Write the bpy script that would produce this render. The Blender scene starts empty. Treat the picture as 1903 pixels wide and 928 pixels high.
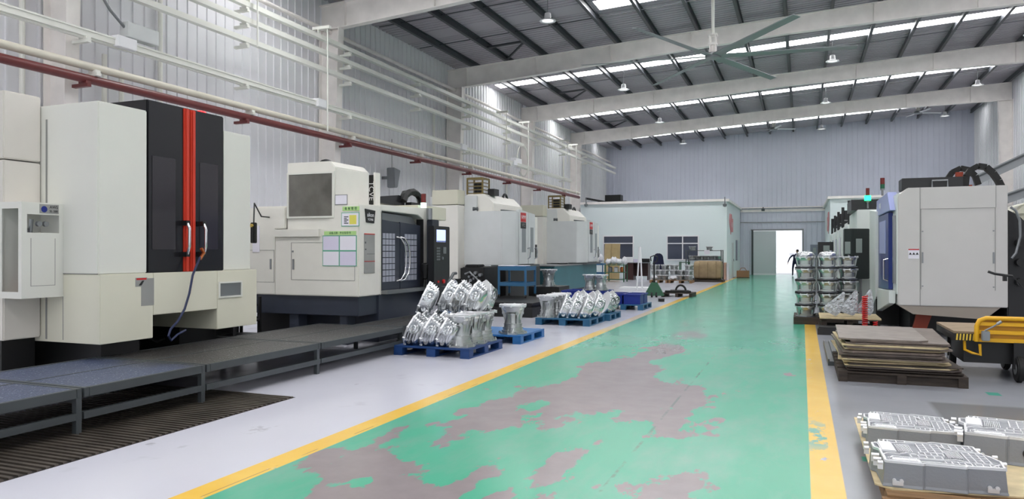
import bpy, bmesh, math, random
from mathutils import Vector, Matrix
random.seed(7)
S = bpy.context.scene
COL = S.collection
PI = math.pi
R = math.radians

# ------------------------------------------------------------------ camera, world, lights, exposure
FPX, EYE = 1370.0, 1.6
YAW = math.atan((1490.0 - 951.5) / FPX)
PITCH = math.atan((467.0 - 464.0) / FPX)
cam = bpy.data.cameras.new('camera'); camo = bpy.data.objects.new('camera', cam); COL.objects.link(camo)
cam.sensor_width = 36.0; cam.lens = FPX / 1903.0 * 36.0; cam.clip_end = 300
camo.location = (0, 0, EYE); camo.rotation_euler = (PI/2 + PITCH, 0, YAW)
S.camera = camo
SKYLIGHT_POWER = 16.0
SKY_STRENGTH = 1.05
S.view_settings.view_transform = 'Standard'; S.view_settings.look = 'None'
S.view_settings.exposure = 0.10; S.view_settings.gamma = 1.0
S.view_settings.use_curve_mapping = False
w = bpy.data.worlds.new('overcast_sky'); S.world = w; w.use_nodes = True
w.node_tree.nodes['Background'].inputs[0].default_value = (0.93, 0.96, 1.0, 1)
w.node_tree.nodes['Background'].inputs[1].default_value = SKY_STRENGTH

fill_sun = bpy.data.lights.new('fill_sun', 'SUN'); fill_suno = bpy.data.objects.new('fill_sun', fill_sun); COL.objects.link(fill_suno)
fill_sun.energy = 3.2; fill_sun.angle = math.radians(8); fill_suno.rotation_euler = (math.radians(28), 0, 0); fill_suno.location = (0, 60, 20)  # added to brighten the ground and facade outside the doorway
# survey helpers: the camera ray through a point of the 1903x928 frame, cut with a real plane of the hall
_fw = Vector((-math.sin(YAW)*math.cos(PITCH), math.cos(YAW)*math.cos(PITCH), math.sin(PITCH)))
_rt = Vector((math.cos(YAW), math.sin(YAW), 0)); _up = _rt.cross(_fw)
def _cut(px, py, ax, v):
    d = _fw*FPX + _rt*(px-951.5) - _up*(py-464.0)
    c = Vector((0, 0, EYE)); return c + d*((v-c[ax])/d[ax])
def QX(px, py, v): return _cut(px, py, 0, v)
def QY(px, py, v): return _cut(px, py, 1, v)
def QZ(px, py, v=0.0): return _cut(px, py, 2, v)
def rx(x0, y0, x1, y1, X):           # a rectangle on the plane x = X  -> y0, y1, z0, z1
    a, b = QX(x0, y0, X), QX(x1, y1, X); c, d = QX(x0, y1, X), QX(x1, y0, X)
    zz = ((c.z+b.z)/2, (a.z+d.z)/2); return min(a.y, b.y), max(a.y, b.y), min(zz), max(zz)
def ry(x0, y0, x1, y1, Y):           # a rectangle on the plane y = Y  -> x0, x1, z0, z1
    a, b = QY(x0, y0, Y), QY(x1, y1, Y); c, d = QY(x0, y1, Y), QY(x1, y0, Y)
    zz = ((c.z+b.z)/2, (a.z+d.z)/2); return min(a.x, b.x), max(a.x, b.x), min(zz), max(zz)

# ------------------------------------------------------------------ materials
def mat(name, col, rough=0.5, metal=0.0, bump=0.0, bscale=40.0, var=0.0, vscale=3.0, emit=0.0, spec=0.5, coat=0.0, stretch=(1,1,1)):
    m = bpy.data.materials.new(name); m.use_nodes = True; nt = m.node_tree; b = nt.nodes['Principled BSDF']
    c = tuple((x/12.92 if x <= .04045 else ((x+.055)/1.055)**2.4) for x in col)
    b.inputs['Base Color'].default_value = (*c, 1); b.inputs['Roughness'].default_value = rough
    b.inputs['Metallic'].default_value = metal; b.inputs['Specular IOR Level'].default_value = spec
    b.inputs['Coat Weight'].default_value = coat
    if emit:
        b.inputs['Emission Color'].default_value = (*c, 1); b.inputs['Emission Strength'].default_value = emit
    if bump or var:
        tc = nt.nodes.new('ShaderNodeTexCoord'); mp = nt.nodes.new('ShaderNodeMapping'); mp.inputs['Scale'].default_value = stretch
        nt.links.new(tc.outputs['Object'], mp.inputs[0])
        if bump:
            n = nt.nodes.new('ShaderNodeTexNoise'); n.inputs['Scale'].default_value = bscale; n.inputs['Detail'].default_value = 3
            bp = nt.nodes.new('ShaderNodeBump'); bp.inputs['Strength'].default_value = bump; bp.inputs['Distance'].default_value = 0.02
            nt.links.new(mp.outputs[0], n.inputs[0]); nt.links.new(n.outputs[0], bp.inputs['Height']); nt.links.new(bp.outputs[0], b.inputs['Normal'])
        if var:
            n = nt.nodes.new('ShaderNodeTexNoise'); n.inputs['Scale'].default_value = vscale; n.inputs['Detail'].default_value = 5
            rp = nt.nodes.new('ShaderNodeValToRGB'); rp.color_ramp.elements[0].position = .35; rp.color_ramp.elements[1].position = .7
            rp.color_ramp.elements[0].color = (*[x*(1-var) for x in c], 1); rp.color_ramp.elements[1].color = (*[min(1, x*(1+var*.5)) for x in c], 1)
            nt.links.new(mp.outputs[0], n.inputs[0]); nt.links.new(n.outputs[0], rp.inputs[0]); nt.links.new(rp.outputs[0], b.inputs['Base Color'])
    return m
M = {}
def mm(k, *a, **kw): M[k] = mat(k, *a, **kw)
mm('wall_sheet', (.90,.90,.915), .45, var=.05, vscale=.5)
mm('wall_sheet_blue', (.82,.83,.88), .45, var=.05, vscale=.5)
mm('skylight_dim', (1,1,1), .4, emit=8.0)  # glow of the last strip lowered to keep the back wall darker
mm('office_panel', (.88,.92,.925), .45)
mm('steel_white', (.96,.94,.925), .45, var=.08, vscale=2)
mm('pipe_white', (.90,.90,.87), .35)
mm('pipe_cream', (.84,.82,.76), .4, var=.06)
mm('red_pipe', (.43,.20,.20), .35, var=.1)
mm('roof_sheet', (.68,.66,.69), .5)
mm('roof_steel', (.25,.26,.28), .45)
mm('skylight', (1,1,1), .4, emit=SKYLIGHT_POWER)
mm('cream', (.86,.86,.83), .4, var=.03, vscale=1.2)
mm('cream_warm', (.85,.84,.77), .4, var=.03, vscale=1.5)
mm('cream_side', (.84,.82,.79), .4, var=.04, vscale=1.2)
mm('ivory', (.88,.87,.84), .4, var=.03)
mm('grey_white', (.80,.81,.81), .4, var=.03)
mm('beige', (.80,.79,.72), .45)
mm('black_gloss', (.12,.12,.135), .22)
mm('glass_dark', (.20,.19,.21), .12)
mm('window_grey', (.42,.41,.39), .15, var=.35, vscale=2.2)
mm('black', (.07,.07,.075), .45)
mm('black_dirty', (.10,.10,.10), .5, var=.4, vscale=6)
mm('navy', (.20,.22,.27), .4, var=.1)
mm('navy_dark', (.15,.17,.21), .4)
mm('orange_red', (.80,.22,.14), .4)
mm('red', (.75,.10,.10), .4)
mm('red_lamp', (1,.12,.15), .3, emit=2.2)
mm('red_glass', (.42,.13,.12), .25)
mm('green_glass', (.12,.35,.25), .25)
mm('green_lamp', (.15,1,.55), .3, emit=3.0)
mm('pale_lamp', (.85,1,.95), .3, emit=1.6)
mm('teal', (.20,.42,.46), .4, var=.12, vscale=1.5)
mm('teal_dark', (.14,.30,.33), .45)
mm('pallet_blue', (.08,.23,.44), .45, var=.12)
mm('pallet_teal', (.14,.36,.50), .45, var=.12)
mm('hose_navy', (.12,.16,.30), .4); mm('bin_blue', (.07,.16,.50), .4)
mm('cart_blue', (.20,.40,.55), .45)
mm('door_blue', (.13,.20,.48), .3)
mm('pale_blue', (.62,.65,.83), .35)
mm('cast', (.80,.81,.82), .24, metal=1.0, bump=.40, bscale=14)
mm('cast_matte', (.72,.73,.73), .32, metal=.95, bump=.30, bscale=18)
mm('cast_grey', (.58,.59,.61), .5, metal=.5, bump=.08, bscale=60)
mm('machined', (.93,.93,.94), .35, metal=.7)
mm('chrome', (.85,.85,.86), .18, metal=1.0)
mm('grey_metal', (.55,.56,.57), .35, metal=.7)
mm('grey_paint', (.52,.54,.55), .4)
mm('dark_steel', (.26,.28,.29), .4, var=.12)
mm('wood', (.55,.42,.28), .7, var=.35, vscale=4, bump=.3, bscale=30, stretch=(1,8,8))
mm('wood_dark', (.22,.18,.15), .7, var=.4, vscale=4, bump=.3, bscale=30, stretch=(1,6,6))
mm('ply_pale', (.80,.73,.58), .7, var=.18, vscale=8)
mm('ply_dark', (.42,.37,.34), .5, var=.3, vscale=7)
mm('yellow_paint', (.90,.68,.10), .4, var=.1)
mm('under_shaded', (.60,.56,.52), .5); mm('rubber', (.09,.09,.09), .7)
mm('paper', (.90,.89,.93), .7)
mm('paper_lilac', (.84,.82,.90), .7)
mm('paper_green', (.70,.85,.56), .7)
mm('frame_green', (.36,.66,.55), .5)
mm('grey_plate', (.60,.60,.59), .35, var=.08)
mm('yellow', (.86,.83,.38), .6)
mm('screen', (.75,.80,1.0), .3, emit=.9)
mm('white_plastic', (.92,.92,.93), .35)
mm('plastic_film', (.90,.90,.92), .2, bump=.8, bscale=14)
mm('cardboard', (.72,.64,.47), .8, var=.1)
mm('carton_brown', (.60,.44,.33), .8)
mm('pink_board', (.82,.66,.60), .7)
mm('green_paint', (.20,.38,.28), .5, var=.1)
mm('bronze', (.50,.44,.28), .4, metal=.5)
mm('skin', (.72,.52,.42), .6)
mm('hair', (.08,.07,.07), .6)
mm('cloth_navy', (.12,.14,.26), .8)
mm('cloth_black', (.07,.07,.09), .8)
mm('door_sheet', (.80,.82,.83), .45)
mm('bundle_brown', (.60,.52,.40), .8, bump=.6, bscale=9, var=.2); mm('sign_red', (.88,.56,.58), .5)
mm('window_glass', (.30,.32,.38), .08)
mm('copper', (.70,.42,.25), .3, metal=.8)
mm('hazard', (.85,.72,.25), .5)
mm('tank_yellow', (.72,.62,.30), .35)
mm('seam', (.55,.55,.54), .6)

def chips(name='swarf_tread', lo=(.42,.46,.62,1), hi=(.06,.08,.15,1), y0=1.2):       # anti-slip tread covered in bluish metal swarf near the first machine, plain dark tread further on
    m = bpy.data.materials.new(name); m.use_nodes = True; nt = m.node_tree; b = nt.nodes['Principled BSDF']; L = nt.links
    tc = nt.nodes.new('ShaderNodeTexCoord')
    v = nt.nodes.new('ShaderNodeTexVoronoi'); v.inputs['Scale'].default_value = 45; L.new(tc.outputs['Object'], v.inputs[0])
    r = nt.nodes.new('ShaderNodeValToRGB'); r.color_ramp.elements[0].position = .0; r.color_ramp.elements[1].position = .32
    r.color_ramp.elements[0].color = lo; r.color_ramp.elements[1].color = hi
    L.new(v.outputs['Distance'], r.inputs[0])
    r2 = nt.nodes.new('ShaderNodeValToRGB'); r2.color_ramp.elements[0].position = .0; r2.color_ramp.elements[1].position = .3
    r2.color_ramp.elements[0].color = (.16,.16,.17,1); r2.color_ramp.elements[1].color = (.035,.035,.038,1)
    L.new(v.outputs['Distance'], r2.inputs[0])
    sx = nt.nodes.new('ShaderNodeSeparateXYZ'); L.new(tc.outputs['Object'], sx.inputs[0])
    n = nt.nodes.new('ShaderNodeTexNoise'); n.inputs['Scale'].default_value = 1.5; L.new(tc.outputs['Object'], n.inputs[0])
    a = nt.nodes.new('ShaderNodeMath'); a.operation = 'MULTIPLY_ADD'; a.inputs[1].default_value = 2.0; L.new(n.outputs[0], a.inputs[0]); L.new(sx.outputs[1], a.inputs[2])
    mr = nt.nodes.new('ShaderNodeMapRange'); mr.inputs[1].default_value = y0; mr.inputs[2].default_value = y0+.8; L.new(a.outputs[0], mr.inputs[0])
    mx = nt.nodes.new('ShaderNodeMix'); mx.data_type = 'RGBA'; L.new(mr.outputs[0], mx.inputs[0]); L.new(r.outputs[0], mx.inputs[6]); L.new(r2.outputs[0], mx.inputs[7])
    v2 = nt.nodes.new('ShaderNodeTexVoronoi'); v2.inputs['Scale'].default_value = 30; L.new(tc.outputs['Object'], v2.inputs[0])
    sp = nt.nodes.new('ShaderNodeMapRange'); sp.inputs[1].default_value = .20; sp.inputs[2].default_value = .12; L.new(v2.outputs['Distance'], sp.inputs[0])
    wn = nt.nodes.new('ShaderNodeSeparateColor'); L.new(v2.outputs['Color'], wn.inputs[0])
    gt = nt.nodes.new('ShaderNodeMath'); gt.operation = 'GREATER_THAN'; gt.inputs[1].default_value = .42; L.new(wn.outputs[0], gt.inputs[0])
    ml = nt.nodes.new('ShaderNodeMath'); ml.operation = 'MULTIPLY'; L.new(gt.outputs[0], ml.inputs[0]); L.new(sp.outputs[0], ml.inputs[1])
    mz = nt.nodes.new('ShaderNodeMix'); mz.data_type = 'RGBA'; L.new(ml.outputs[0], mz.inputs[0]); L.new(mx.outputs[2], mz.inputs[6]); mz.inputs[7].default_value = (.70,.71,.78,1)  # sparkle of the chips painted into the colour as bright spots
    L.new(mz.outputs[2], b.inputs['Base Color']); b.inputs['Roughness'].default_value = .35; b.inputs['Metallic'].default_value = .35
    bp = nt.nodes.new('ShaderNodeBump'); bp.inputs['Strength'].default_value = .8; bp.inputs['Distance'].default_value = .01
    L.new(v.outputs['Distance'], bp.inputs['Height']); L.new(bp.outputs[0], b.inputs['Normal'])
    return m
M['swarf_tread'] = chips(y0=6.0); M['swarf_thin'] = chips('swarf_thin', y0=1.35); M['tread_plain'] = chips('tread_plain', (.16,.15,.15,1), (.05,.047,.045,1), 6)

def floor_mat():
    m = bpy.data.materials.new('painted_floor'); m.use_nodes = True; nt = m.node_tree; b = nt.nodes['Principled BSDF']; L = nt.links; N = nt.nodes.new
    tc = N('ShaderNodeTexCoord'); sx = N('ShaderNodeSeparateXYZ'); L.new(tc.outputs['Object'], sx.inputs[0])
    def math_(op, a, c, d=None):
        n = N('ShaderNodeMath'); n.operation = op
        for i, v in enumerate((a, c, d)):
            if v is None: continue
            if isinstance(v, (int, float)): n.inputs[i].default_value = v
            else: L.new(v, n.inputs[i])
        return n.outputs[0]
    def noise(scale, detail, stretch=(1,1,1), rough=.6, off=(0,0,0)):
        mp = N('ShaderNodeMapping'); mp.inputs['Scale'].default_value = stretch; mp.inputs['Location'].default_value = off; L.new(tc.outputs['Object'], mp.inputs[0])
        n = N('ShaderNodeTexNoise'); n.inputs['Scale'].default_value = scale; n.inputs['Detail'].default_value = detail; n.inputs['Roughness'].default_value = rough
        L.new(mp.outputs[0], n.inputs[0]); return n.outputs[0]
    def step(v, lo, hi):
        n = N('ShaderNodeMapRange'); n.inputs[1].default_value = lo; n.inputs[2].default_value = hi; L.new(v, n.inputs[0]); return n.outputs[0]
    def mix(f, a, c):
        n = N('ShaderNodeMix'); n.data_type = 'RGBA'
        if isinstance(f, (int, float)): n.inputs[0].default_value = f
        else: L.new(f, n.inputs[0])
        for i, v in ((6, a), (7, c)):
            if isinstance(v, tuple): n.inputs[i].default_value = (*v, 1)
            else: L.new(v, n.inputs[i])
        return n.outputs[2]
    def band(x, lo, hi, s=.004): return math_('MULTIPLY', step(x, lo-s, lo+s), math_('SUBTRACT', 1.0, step(x, hi-s, hi+s)))
    X, Y = sx.outputs[0], sx.outputs[1]
    big = noise(.35, 4)
    grey = mix(big, (.52,.52,.585), (.62,.62,.69))
    sm = step(noise(.9, 4, (1,1,1), .5, (3,7,0)), .66, .70)
    grey = mix(math_('MULTIPLY', sm, .35), grey, (.40,.40,.43))
    warp = noise(5.0, 5, (1,1,1), .6, (2,2,2))
    for (cx, cy, rx_, ry_) in ((-5.22, 5.02, .10, .20), (-4.98, 4.62, .11, .14), (-4.55, 5.35, .16, .24), (-4.70, 4.72, .10, .16), (-5.55, 4.35, .12, .18), (-4.9, 7.6, .16, .10)):
        dx = math_('DIVIDE', math_('SUBTRACT', X, cx), rx_); dy = math_('DIVIDE', math_('SUBTRACT', Y, cy), ry_)
        d2 = math_('ADD', math_('MULTIPLY', dx, dx), math_('MULTIPLY', dy, dy))
        sm2 = math_('SUBTRACT', 1.0, step(math_('ADD', d2, math_('MULTIPLY', warp, 5.0)), 2.35, 2.75))
        grey = mix(math_('MULTIPLY', sm2, .6), grey, (.34,.34,.34))
    greyR = mix(noise(.5, 5, (1,1,1), .6, (9,2,0)), (.21,.22,.245), (.37,.38,.42))
    patchR = math_('MULTIPLY', band(X, 1.25, 4.0, .03), band(Y, 6.9, 8.9, .05))
    greyR = mix(math_('MULTIPLY', patchR, .75), greyR, (.14,.145,.15))
    base = mix(step(X, 0.1, 0.2), grey, greyR)
    green = mix(noise(.6, 4, (1,.4,1)), (.045,.36,.22), (.10,.42,.28))
    haze = noise(1.3, 6, (1,.35,1), .65, (1,4,0))
    green = mix(math_('MULTIPLY', step(haze, .45, .75), .5), green, (.26,.36,.33))
    worn_n = noise(.85, 8, (1,.5,1), .60, (5,1.3,0))
    # paint worn through along the wheel track down the left half of the aisle, heaviest near the camera
    core = math_('MAXIMUM', math_('SUBTRACT', 1.0, math_('MULTIPLY', math_('ABSOLUTE', math_('ADD', X, 2.15), None), .80)), 0.0)
    near = math_('SUBTRACT', 1.0, step(Y, 9.0, 13.5)); far = math_('SUBTRACT', 1.0, step(Y, 17.0, 24.0))
    wear = math_('ADD', math_('MULTIPLY', worn_n, .9), math_('ADD', math_('MULTIPLY', core, .20), math_('ADD', math_('MULTIPLY', near, .13), math_('SUBTRACT', math_('MULTIPLY', far, .042), math_('MULTIPLY', step(Y, 17.0, 26.0), .16)))))
    wmask = step(wear, .714, .724)
    bare = mix(noise(4, 5), (.22,.185,.19), (.30,.26,.265))
    green = mix(wmask, green, bare)
    spots = math_('MULTIPLY', step(noise(1.6, 6, (1,.8,1), .6, (2,9,0)), .70, .71), math_('SUBTRACT', 1.0, step(Y, 13, 20)))
    green = mix(spots, green, bare)
    scr = math_('MULTIPLY', band(X, -1.26, -1.235, .004), step(noise(3.0, 4, (1,.7,1), .7, (1,1,5)), .50, .58))
    green = mix(math_('MULTIPLY', math_('MULTIPLY', scr, near), .6), green, (.10,.16,.13))
    col = mix(band(X, -3.62, .06), base, green)
    chipn = noise(7, 5, (1,.6,1), .7)
    yel = mix(noise(2.5, 5), (.74,.44,.05), (.82,.55,.11))
    yl = math_('MULTIPLY', band(X, -3.81, -3.60), step(chipn, .30, .33))
    fade = math_('SUBTRACT', 1.0, math_('MULTIPLY', band(Y, 14.5, 20, .6), .55))
    col = mix(math_('MULTIPLY', yl, fade), col, yel)
    thin = band(X, -3.645, -3.635, .002)
    col = mix(math_('MULTIPLY', math_('MULTIPLY', thin, step(noise(6, 3, (1,.3,1)), .5, .55)), .8), col, (.20,.17,.08))
    yr = math_('MULTIPLY', band(X, .055, .27), step(noise(5, 5, (1,.5,1), .7, (4,4,0)), .32, .35))
    yr = math_('MULTIPLY', yr, math_('SUBTRACT', 1.0, step(Y, 38, 39)))
    col = mix(yr, col, yel)
    chip2 = math_('MULTIPLY', band(Y, 6.4, 7.4, .3), step(noise(4, 6, (1,.7,1), .7, (8,3,0)), .52, .56))
    col = mix(math_('MULTIPLY', chip2, band(X, .05, .20)), col, (.16,.40,.31))
    for (xa, xb, ya, yb) in ((.43, .50, 6.20, 6.34), (.50, .58, 6.24, 6.30), (1.93, 2.06, 9.55, 9.75)):
        col = mix(math_('MULTIPLY', band(X, xa, xb, .008), band(Y, ya, yb, .01)), col, (.09,.36,.28))
    L.new(col, b.inputs['Base Color'])
    ro = N('ShaderNodeMapRange'); L.new(noise(2.2, 5, (1,.5,1)), ro.inputs[0]); ro.inputs[1].default_value = .3; ro.inputs[2].default_value = .75; ro.inputs[3].default_value = .17; ro.inputs[4].default_value = .22
    rg = ro.outputs[0]
    L.new(rg, b.inputs['Roughness'])
    b.inputs['Specular IOR Level'].default_value = .40
    return m
M['painted_floor'] = floor_mat()

# ------------------------------------------------------------------ geometry helpers
class MB:
    def __init__(s): s.bm = bmesh.new()
    K = 0
    def box(s, x0, x1, y0, y1, z0, z1):
        MB.K += 1; e = (MB.K*.6180339 % 1)*.0009        # hair-thin size differences keep touching faces from coinciding
        x0, x1, y0, y1, z0, z1 = min(x0,x1)-e, max(x0,x1)+e, min(y0,y1)-e, max(y0,y1)+e, min(z0,z1)-e, max(z0,z1)+e
        v = [s.bm.verts.new(p) for p in ((x0,y0,z0),(x1,y0,z0),(x1,y1,z0),(x0,y1,z0),(x0,y0,z1),(x1,y0,z1),(x1,y1,z1),(x0,y1,z1))]
        for f in ((0,3,2,1),(4,5,6,7),(0,1,5,4),(1,2,6,5),(2,3,7,6),(3,0,4,7)): s.bm.faces.new([v[i] for i in f])
        return s
    def prism(s, pts, ax, a, b):
        def mk(p, t): return {'x': (t,p[0],p[1]), 'y': (p[0],t,p[1]), 'z': (p[0],p[1],t)}[ax]
        A = [s.bm.verts.new(mk(p, a)) for p in pts]; B = [s.bm.verts.new(mk(p, b)) for p in pts]; n = len(pts)
        s.bm.faces.new(A[::-1]); s.bm.faces.new(B)
        for i in range(n): s.bm.faces.new((A[i], A[(i+1)%n], B[(i+1)%n], B[i]))
        return s
    def ring(s, pts): return [s.bm.verts.new(p) for p in pts]
    def loft(s, rings, cap0=True, cap1=True):
        V = [s.ring(r) for r in rings]; n = len(V[0]); fs = []
        for a, b in zip(V, V[1:]):
            row = [s.bm.faces.new((a[i], a[(i+1)%n], b[(i+1)%n], b[i])) for i in range(n)]; fs.append(row)
        if cap0: s.bm.faces.new(V[0][::-1])
        if cap1: s.bm.faces.new(V[-1])
        return fs
    def cyl(s, p0, p1, r0, r1=None, n=14):
        r1 = r0 if r1 is None else r1; p0 = Vector(p0); p1 = Vector(p1); d = (p1-p0).normalized()
        u = d.orthogonal().normalized(); v = d.cross(u)
        f = lambda p, r: [p + u*math.cos(2*PI*i/n)*r + v*math.sin(2*PI*i/n)*r for i in range(n)]
        s.loft([f(p0, max(r0, 1e-4)), f(p1, max(r1, 1e-4))]); return s
    def tube(s, pts, r, n=8):
        P = [Vector(p) for p in pts]; rings = []; u = None
        for i, p in enumerate(P):
            d = (P[min(i+1, len(P)-1)] - P[max(i-1, 0)]).normalized()
            u = (u - d*u.dot(d)) if u is not None else d.orthogonal()
            if u.length < 1e-5: u = d.orthogonal()
            u.normalize(); v = d.cross(u)
            rings.append([p + u*math.cos(2*PI*k/n)*r + v*math.sin(2*PI*k/n)*r for k in range(n)])
        s.loft(rings); return s
    def lathe(s, prof, c, n=20, sx=1, sy=1):
        s.loft([[(c[0]+max(r,1e-4)*sx*math.cos(2*PI*i/n), c[1]+max(r,1e-4)*sy*math.sin(2*PI*i/n), c[2]+z) for i in range(n)] for r, z in prof]); return s
    def bar(s, p0, p1, wdt, h):      # rectangular bar between two points
        p0 = Vector(p0); p1 = Vector(p1); d = (p1-p0).normalized(); up = Vector((0,0,1)) if abs(d.z) < .95 else Vector((1,0,0))
        u = d.cross(up).normalized(); v = u.cross(d)
        q = lambda p: [p-u*wdt/2-v*h/2, p+u*wdt/2-v*h/2, p+u*wdt/2+v*h/2, p-u*wdt/2+v*h/2]
        s.loft([q(p0), q(p1)]); return s
    def ibeam(s, a, b, depth, width, tf=.02, tw=.012):   # straight I section, depth along z
        a = Vector(a); b = Vector(b); d = (b-a).normalized(); up = Vector((0,0,1)) if abs(d.z) < .9 else Vector((1,0,0))
        u = d.cross(up).normalized(); v = u.cross(d)
        for (o, ww, hh) in ((v*(depth/2-tf/2), width, tf), (v*(-depth/2+tf/2), width, tf), (v*0, tw, depth-2*tf)):
            q = lambda p: [p+o-u*ww/2-v*hh/2, p+o+u*ww/2-v*hh/2, p+o+u*ww/2+v*hh/2, p+o-u*ww/2+v*hh/2]
            s.loft([q(a), q(b)])
        return s
    def rot(s, mtx): bmesh.ops.transform(s.bm, matrix=mtx, verts=s.bm.verts); return s
    def done(s, name, m, parent=None, bevel=0.0, smooth=False, seg=2):
        bm = s.bm
        bmesh.ops.recalc_face_normals(bm, faces=bm.faces)
        if bevel: bmesh.ops.bevel(bm, geom=[e for e in bm.edges if e.is_manifold and e.calc_face_angle(0) > .5], offset=bevel, segments=seg, affect='EDGES', clamp_overlap=True)
        if parent is None:
            xs = [v.co.x for v in bm.verts]; ys = [v.co.y for v in bm.verts]; zs = [v.co.z for v in bm.verts]
            o = Vector(((min(xs)+max(xs))/2, (min(ys)+max(ys))/2, min(zs)))
        else:
            r = parent
            while r.parent: r = r.parent
            o = Vector(r.location)
        bmesh.ops.translate(bm, vec=-o, verts=bm.verts)
        me = bpy.data.meshes.new(name); bm.to_mesh(me); bm.free()
        if smooth:
            for p in me.polygons: p.use_smooth = True
            try: me.set_sharp_from_angle(angle=R(38))
            except Exception: pass
        me.materials.append(M[m] if isinstance(m, str) else m)
        ob = bpy.data.objects.new(name, me); COL.objects.link(ob)
        if parent is None: ob.location = o
        else: ob.parent = parent
        return ob
def tag(o, label, cat, group=None, kind=None):
    o['label'] = label
    if cat: o['category'] = cat
    if group: o['group'] = group
    if kind: o['kind'] = kind
    return o
def thing(name, label, cat, loc=(0,0,0), group=None):
    o = bpy.data.objects.new(name, None); COL.objects.link(o); o.location = loc; o.empty_display_size = .1
    return tag(o, label, cat, group)
def struct(name, mb, m, **kw):
    o = mb.done(name, m, **kw); o['kind'] = 'structure'; return o
def copy_tree(o, parent=None):
    c = o.copy(); COL.objects.link(c)
    if parent: c.parent = parent
    for ch in list(o.children): copy_tree(ch, c)
    return c
def text_part(name, s, m, parent, size, mtx, extrude=.001):
    cu = bpy.data.curves.new(name, 'FONT'); cu.body = s; cu.size = size; cu.extrude = extrude; cu.align_x = 'CENTER'; cu.align_y = 'CENTER'
    t = bpy.data.objects.new(name, cu); COL.objects.link(t)
    dg = bpy.context.evaluated_depsgraph_get(); me = bpy.data.meshes.new_from_object(t.evaluated_get(dg)); bpy.data.objects.remove(t)
    r = parent
    while r.parent: r = r.parent
    me.transform(Matrix.Translation(-Vector(r.location)) @ mtx)
    me.materials.clear(); me.materials.append(M[m]); ob = bpy.data.objects.new(name, me); COL.objects.link(ob); ob.parent = parent
    return ob
def face_x(x, y, z): return Matrix.Translation((x,y,z)) @ Matrix(((0,0,1,0),(1,0,0,0),(0,1,0,0),(0,0,0,1)))       # text facing +x
def face_my(x, y, z): return Matrix.Translation((x,y,z)) @ Matrix(((1,0,0,0),(0,0,-1,0),(0,1,0,0),(0,0,0,1)))    # text facing -y
def face_mx(x, y, z): return Matrix.Translation((x,y,z)) @ Matrix(((0,0,-1,0),(-1,0,0,0),(0,1,0,0),(0,0,0,1)))
# ------------------------------------------------------------------ the hall
WL, WR, YB, Y0 = -13.3, 9.9, 52.6, -9.0
SL = .054
def roof_z(x): return 8.95 + SL*(x - WL)
FR = [1.3, 9.8, 18.3, 26.7, 35.1, 43.7]
def ribbed_wall(name, a, b, z0, z1, axis, at, inward, mn='wall_sheet', pitch=.30, top=None):
    mb = MB(); n = int((b-a)/pitch); prof = []
    for i in range(n):
        u = a + i*(b-a)/n; p = (b-a)/n
        prof += [(u, 0), (u+p*.78, 0), (u+p*.82, .028), (u+p*.96, .028)]
    prof.append((b, 0))
    lo, hi, bk0, bk1 = [], [], [], []
    for u, d in prof:
        zt = z1 if top is None else top(u)
        q = (lambda z, off: (at+inward*off, u, z)) if axis == 'y' else (lambda z, off: (u, at+inward*off, z))
        lo.append(mb.bm.verts.new(q(z0, d))); hi.append(mb.bm.verts.new(q(zt, d)))
        bk0.append(mb.bm.verts.new(q(z0, -.08))); bk1.append(mb.bm.verts.new(q(zt, -.08)))
    for i in range(len(prof)-1):
        mb.bm.faces.new((lo[i], lo[i+1], hi[i+1], hi[i])); mb.bm.faces.new((bk0[i], bk1[i], bk1[i+1], bk0[i+1]))
        mb.bm.faces.new((hi[i], hi[i+1], bk1[i+1], bk1[i])); mb.bm.faces.new((lo[i], bk0[i], bk0[i+1], lo[i+1]))
    for i in (0, -1): mb.bm.faces.new((lo[i], hi[i], bk1[i], bk0[i]))
    return struct(name, mb, mn)
struct('floor', MB().box(WL-.1, WR+.1, Y0, YB+.4, -.12, 0), 'painted_floor')
fl = [o for o in bpy.data.objects if o.name == 'floor'][0]
for v in fl.data.vertices: v.co += fl.location      # texture space = hall coordinates
fl.location = (0, 0, 0)
ribbed_wall('wall_left', Y0, YB, 0, roof_z(WL)+.20, 'y', WL, 1)
ribbed_wall('wall_right', Y0, YB, 0, roof_z(WR)+.20, 'y', WR, -1)
roof_line = lambda x: roof_z(x)+.20
# far wall with the doorway left open
DX0, DX1, DZ = -1.62, 0.02, 2.98
ribbed_wall('wall_back', WL, DX0-1.44, 0, 5, 'x', YB, -1, top=roof_line, mn='wall_sheet_blue')
ribbed_wall('wall_back', DX1, WR, 0, 5, 'x', YB, -1, top=roof_line, mn='wall_sheet_blue')
ribbed_wall('wall_back', DX0-1.44, DX1, DZ, 5, 'x', YB, -1, top=roof_line, mn='wall_sheet_blue')
struct('trim_1', MB().box(-3.9, 1.5, YB-.06, YB-.03, 4.25, 4.42).box(-3.9, 1.5, YB-.16, YB-.03, 4.50, 4.56), 'steel_white')
struct('trim_2', MB().box(DX0-1.6, DX1+.1, YB-.10, YB-.02, DZ, DZ+.10).box(DX1, DX1+.1, YB-.10, YB-.02, 0, DZ), 'grey_metal')
struct('trim_3', MB().box(-3.9, 1.4, YB-.045, YB-.03, 3.52, 3.56), 'seam')
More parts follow.
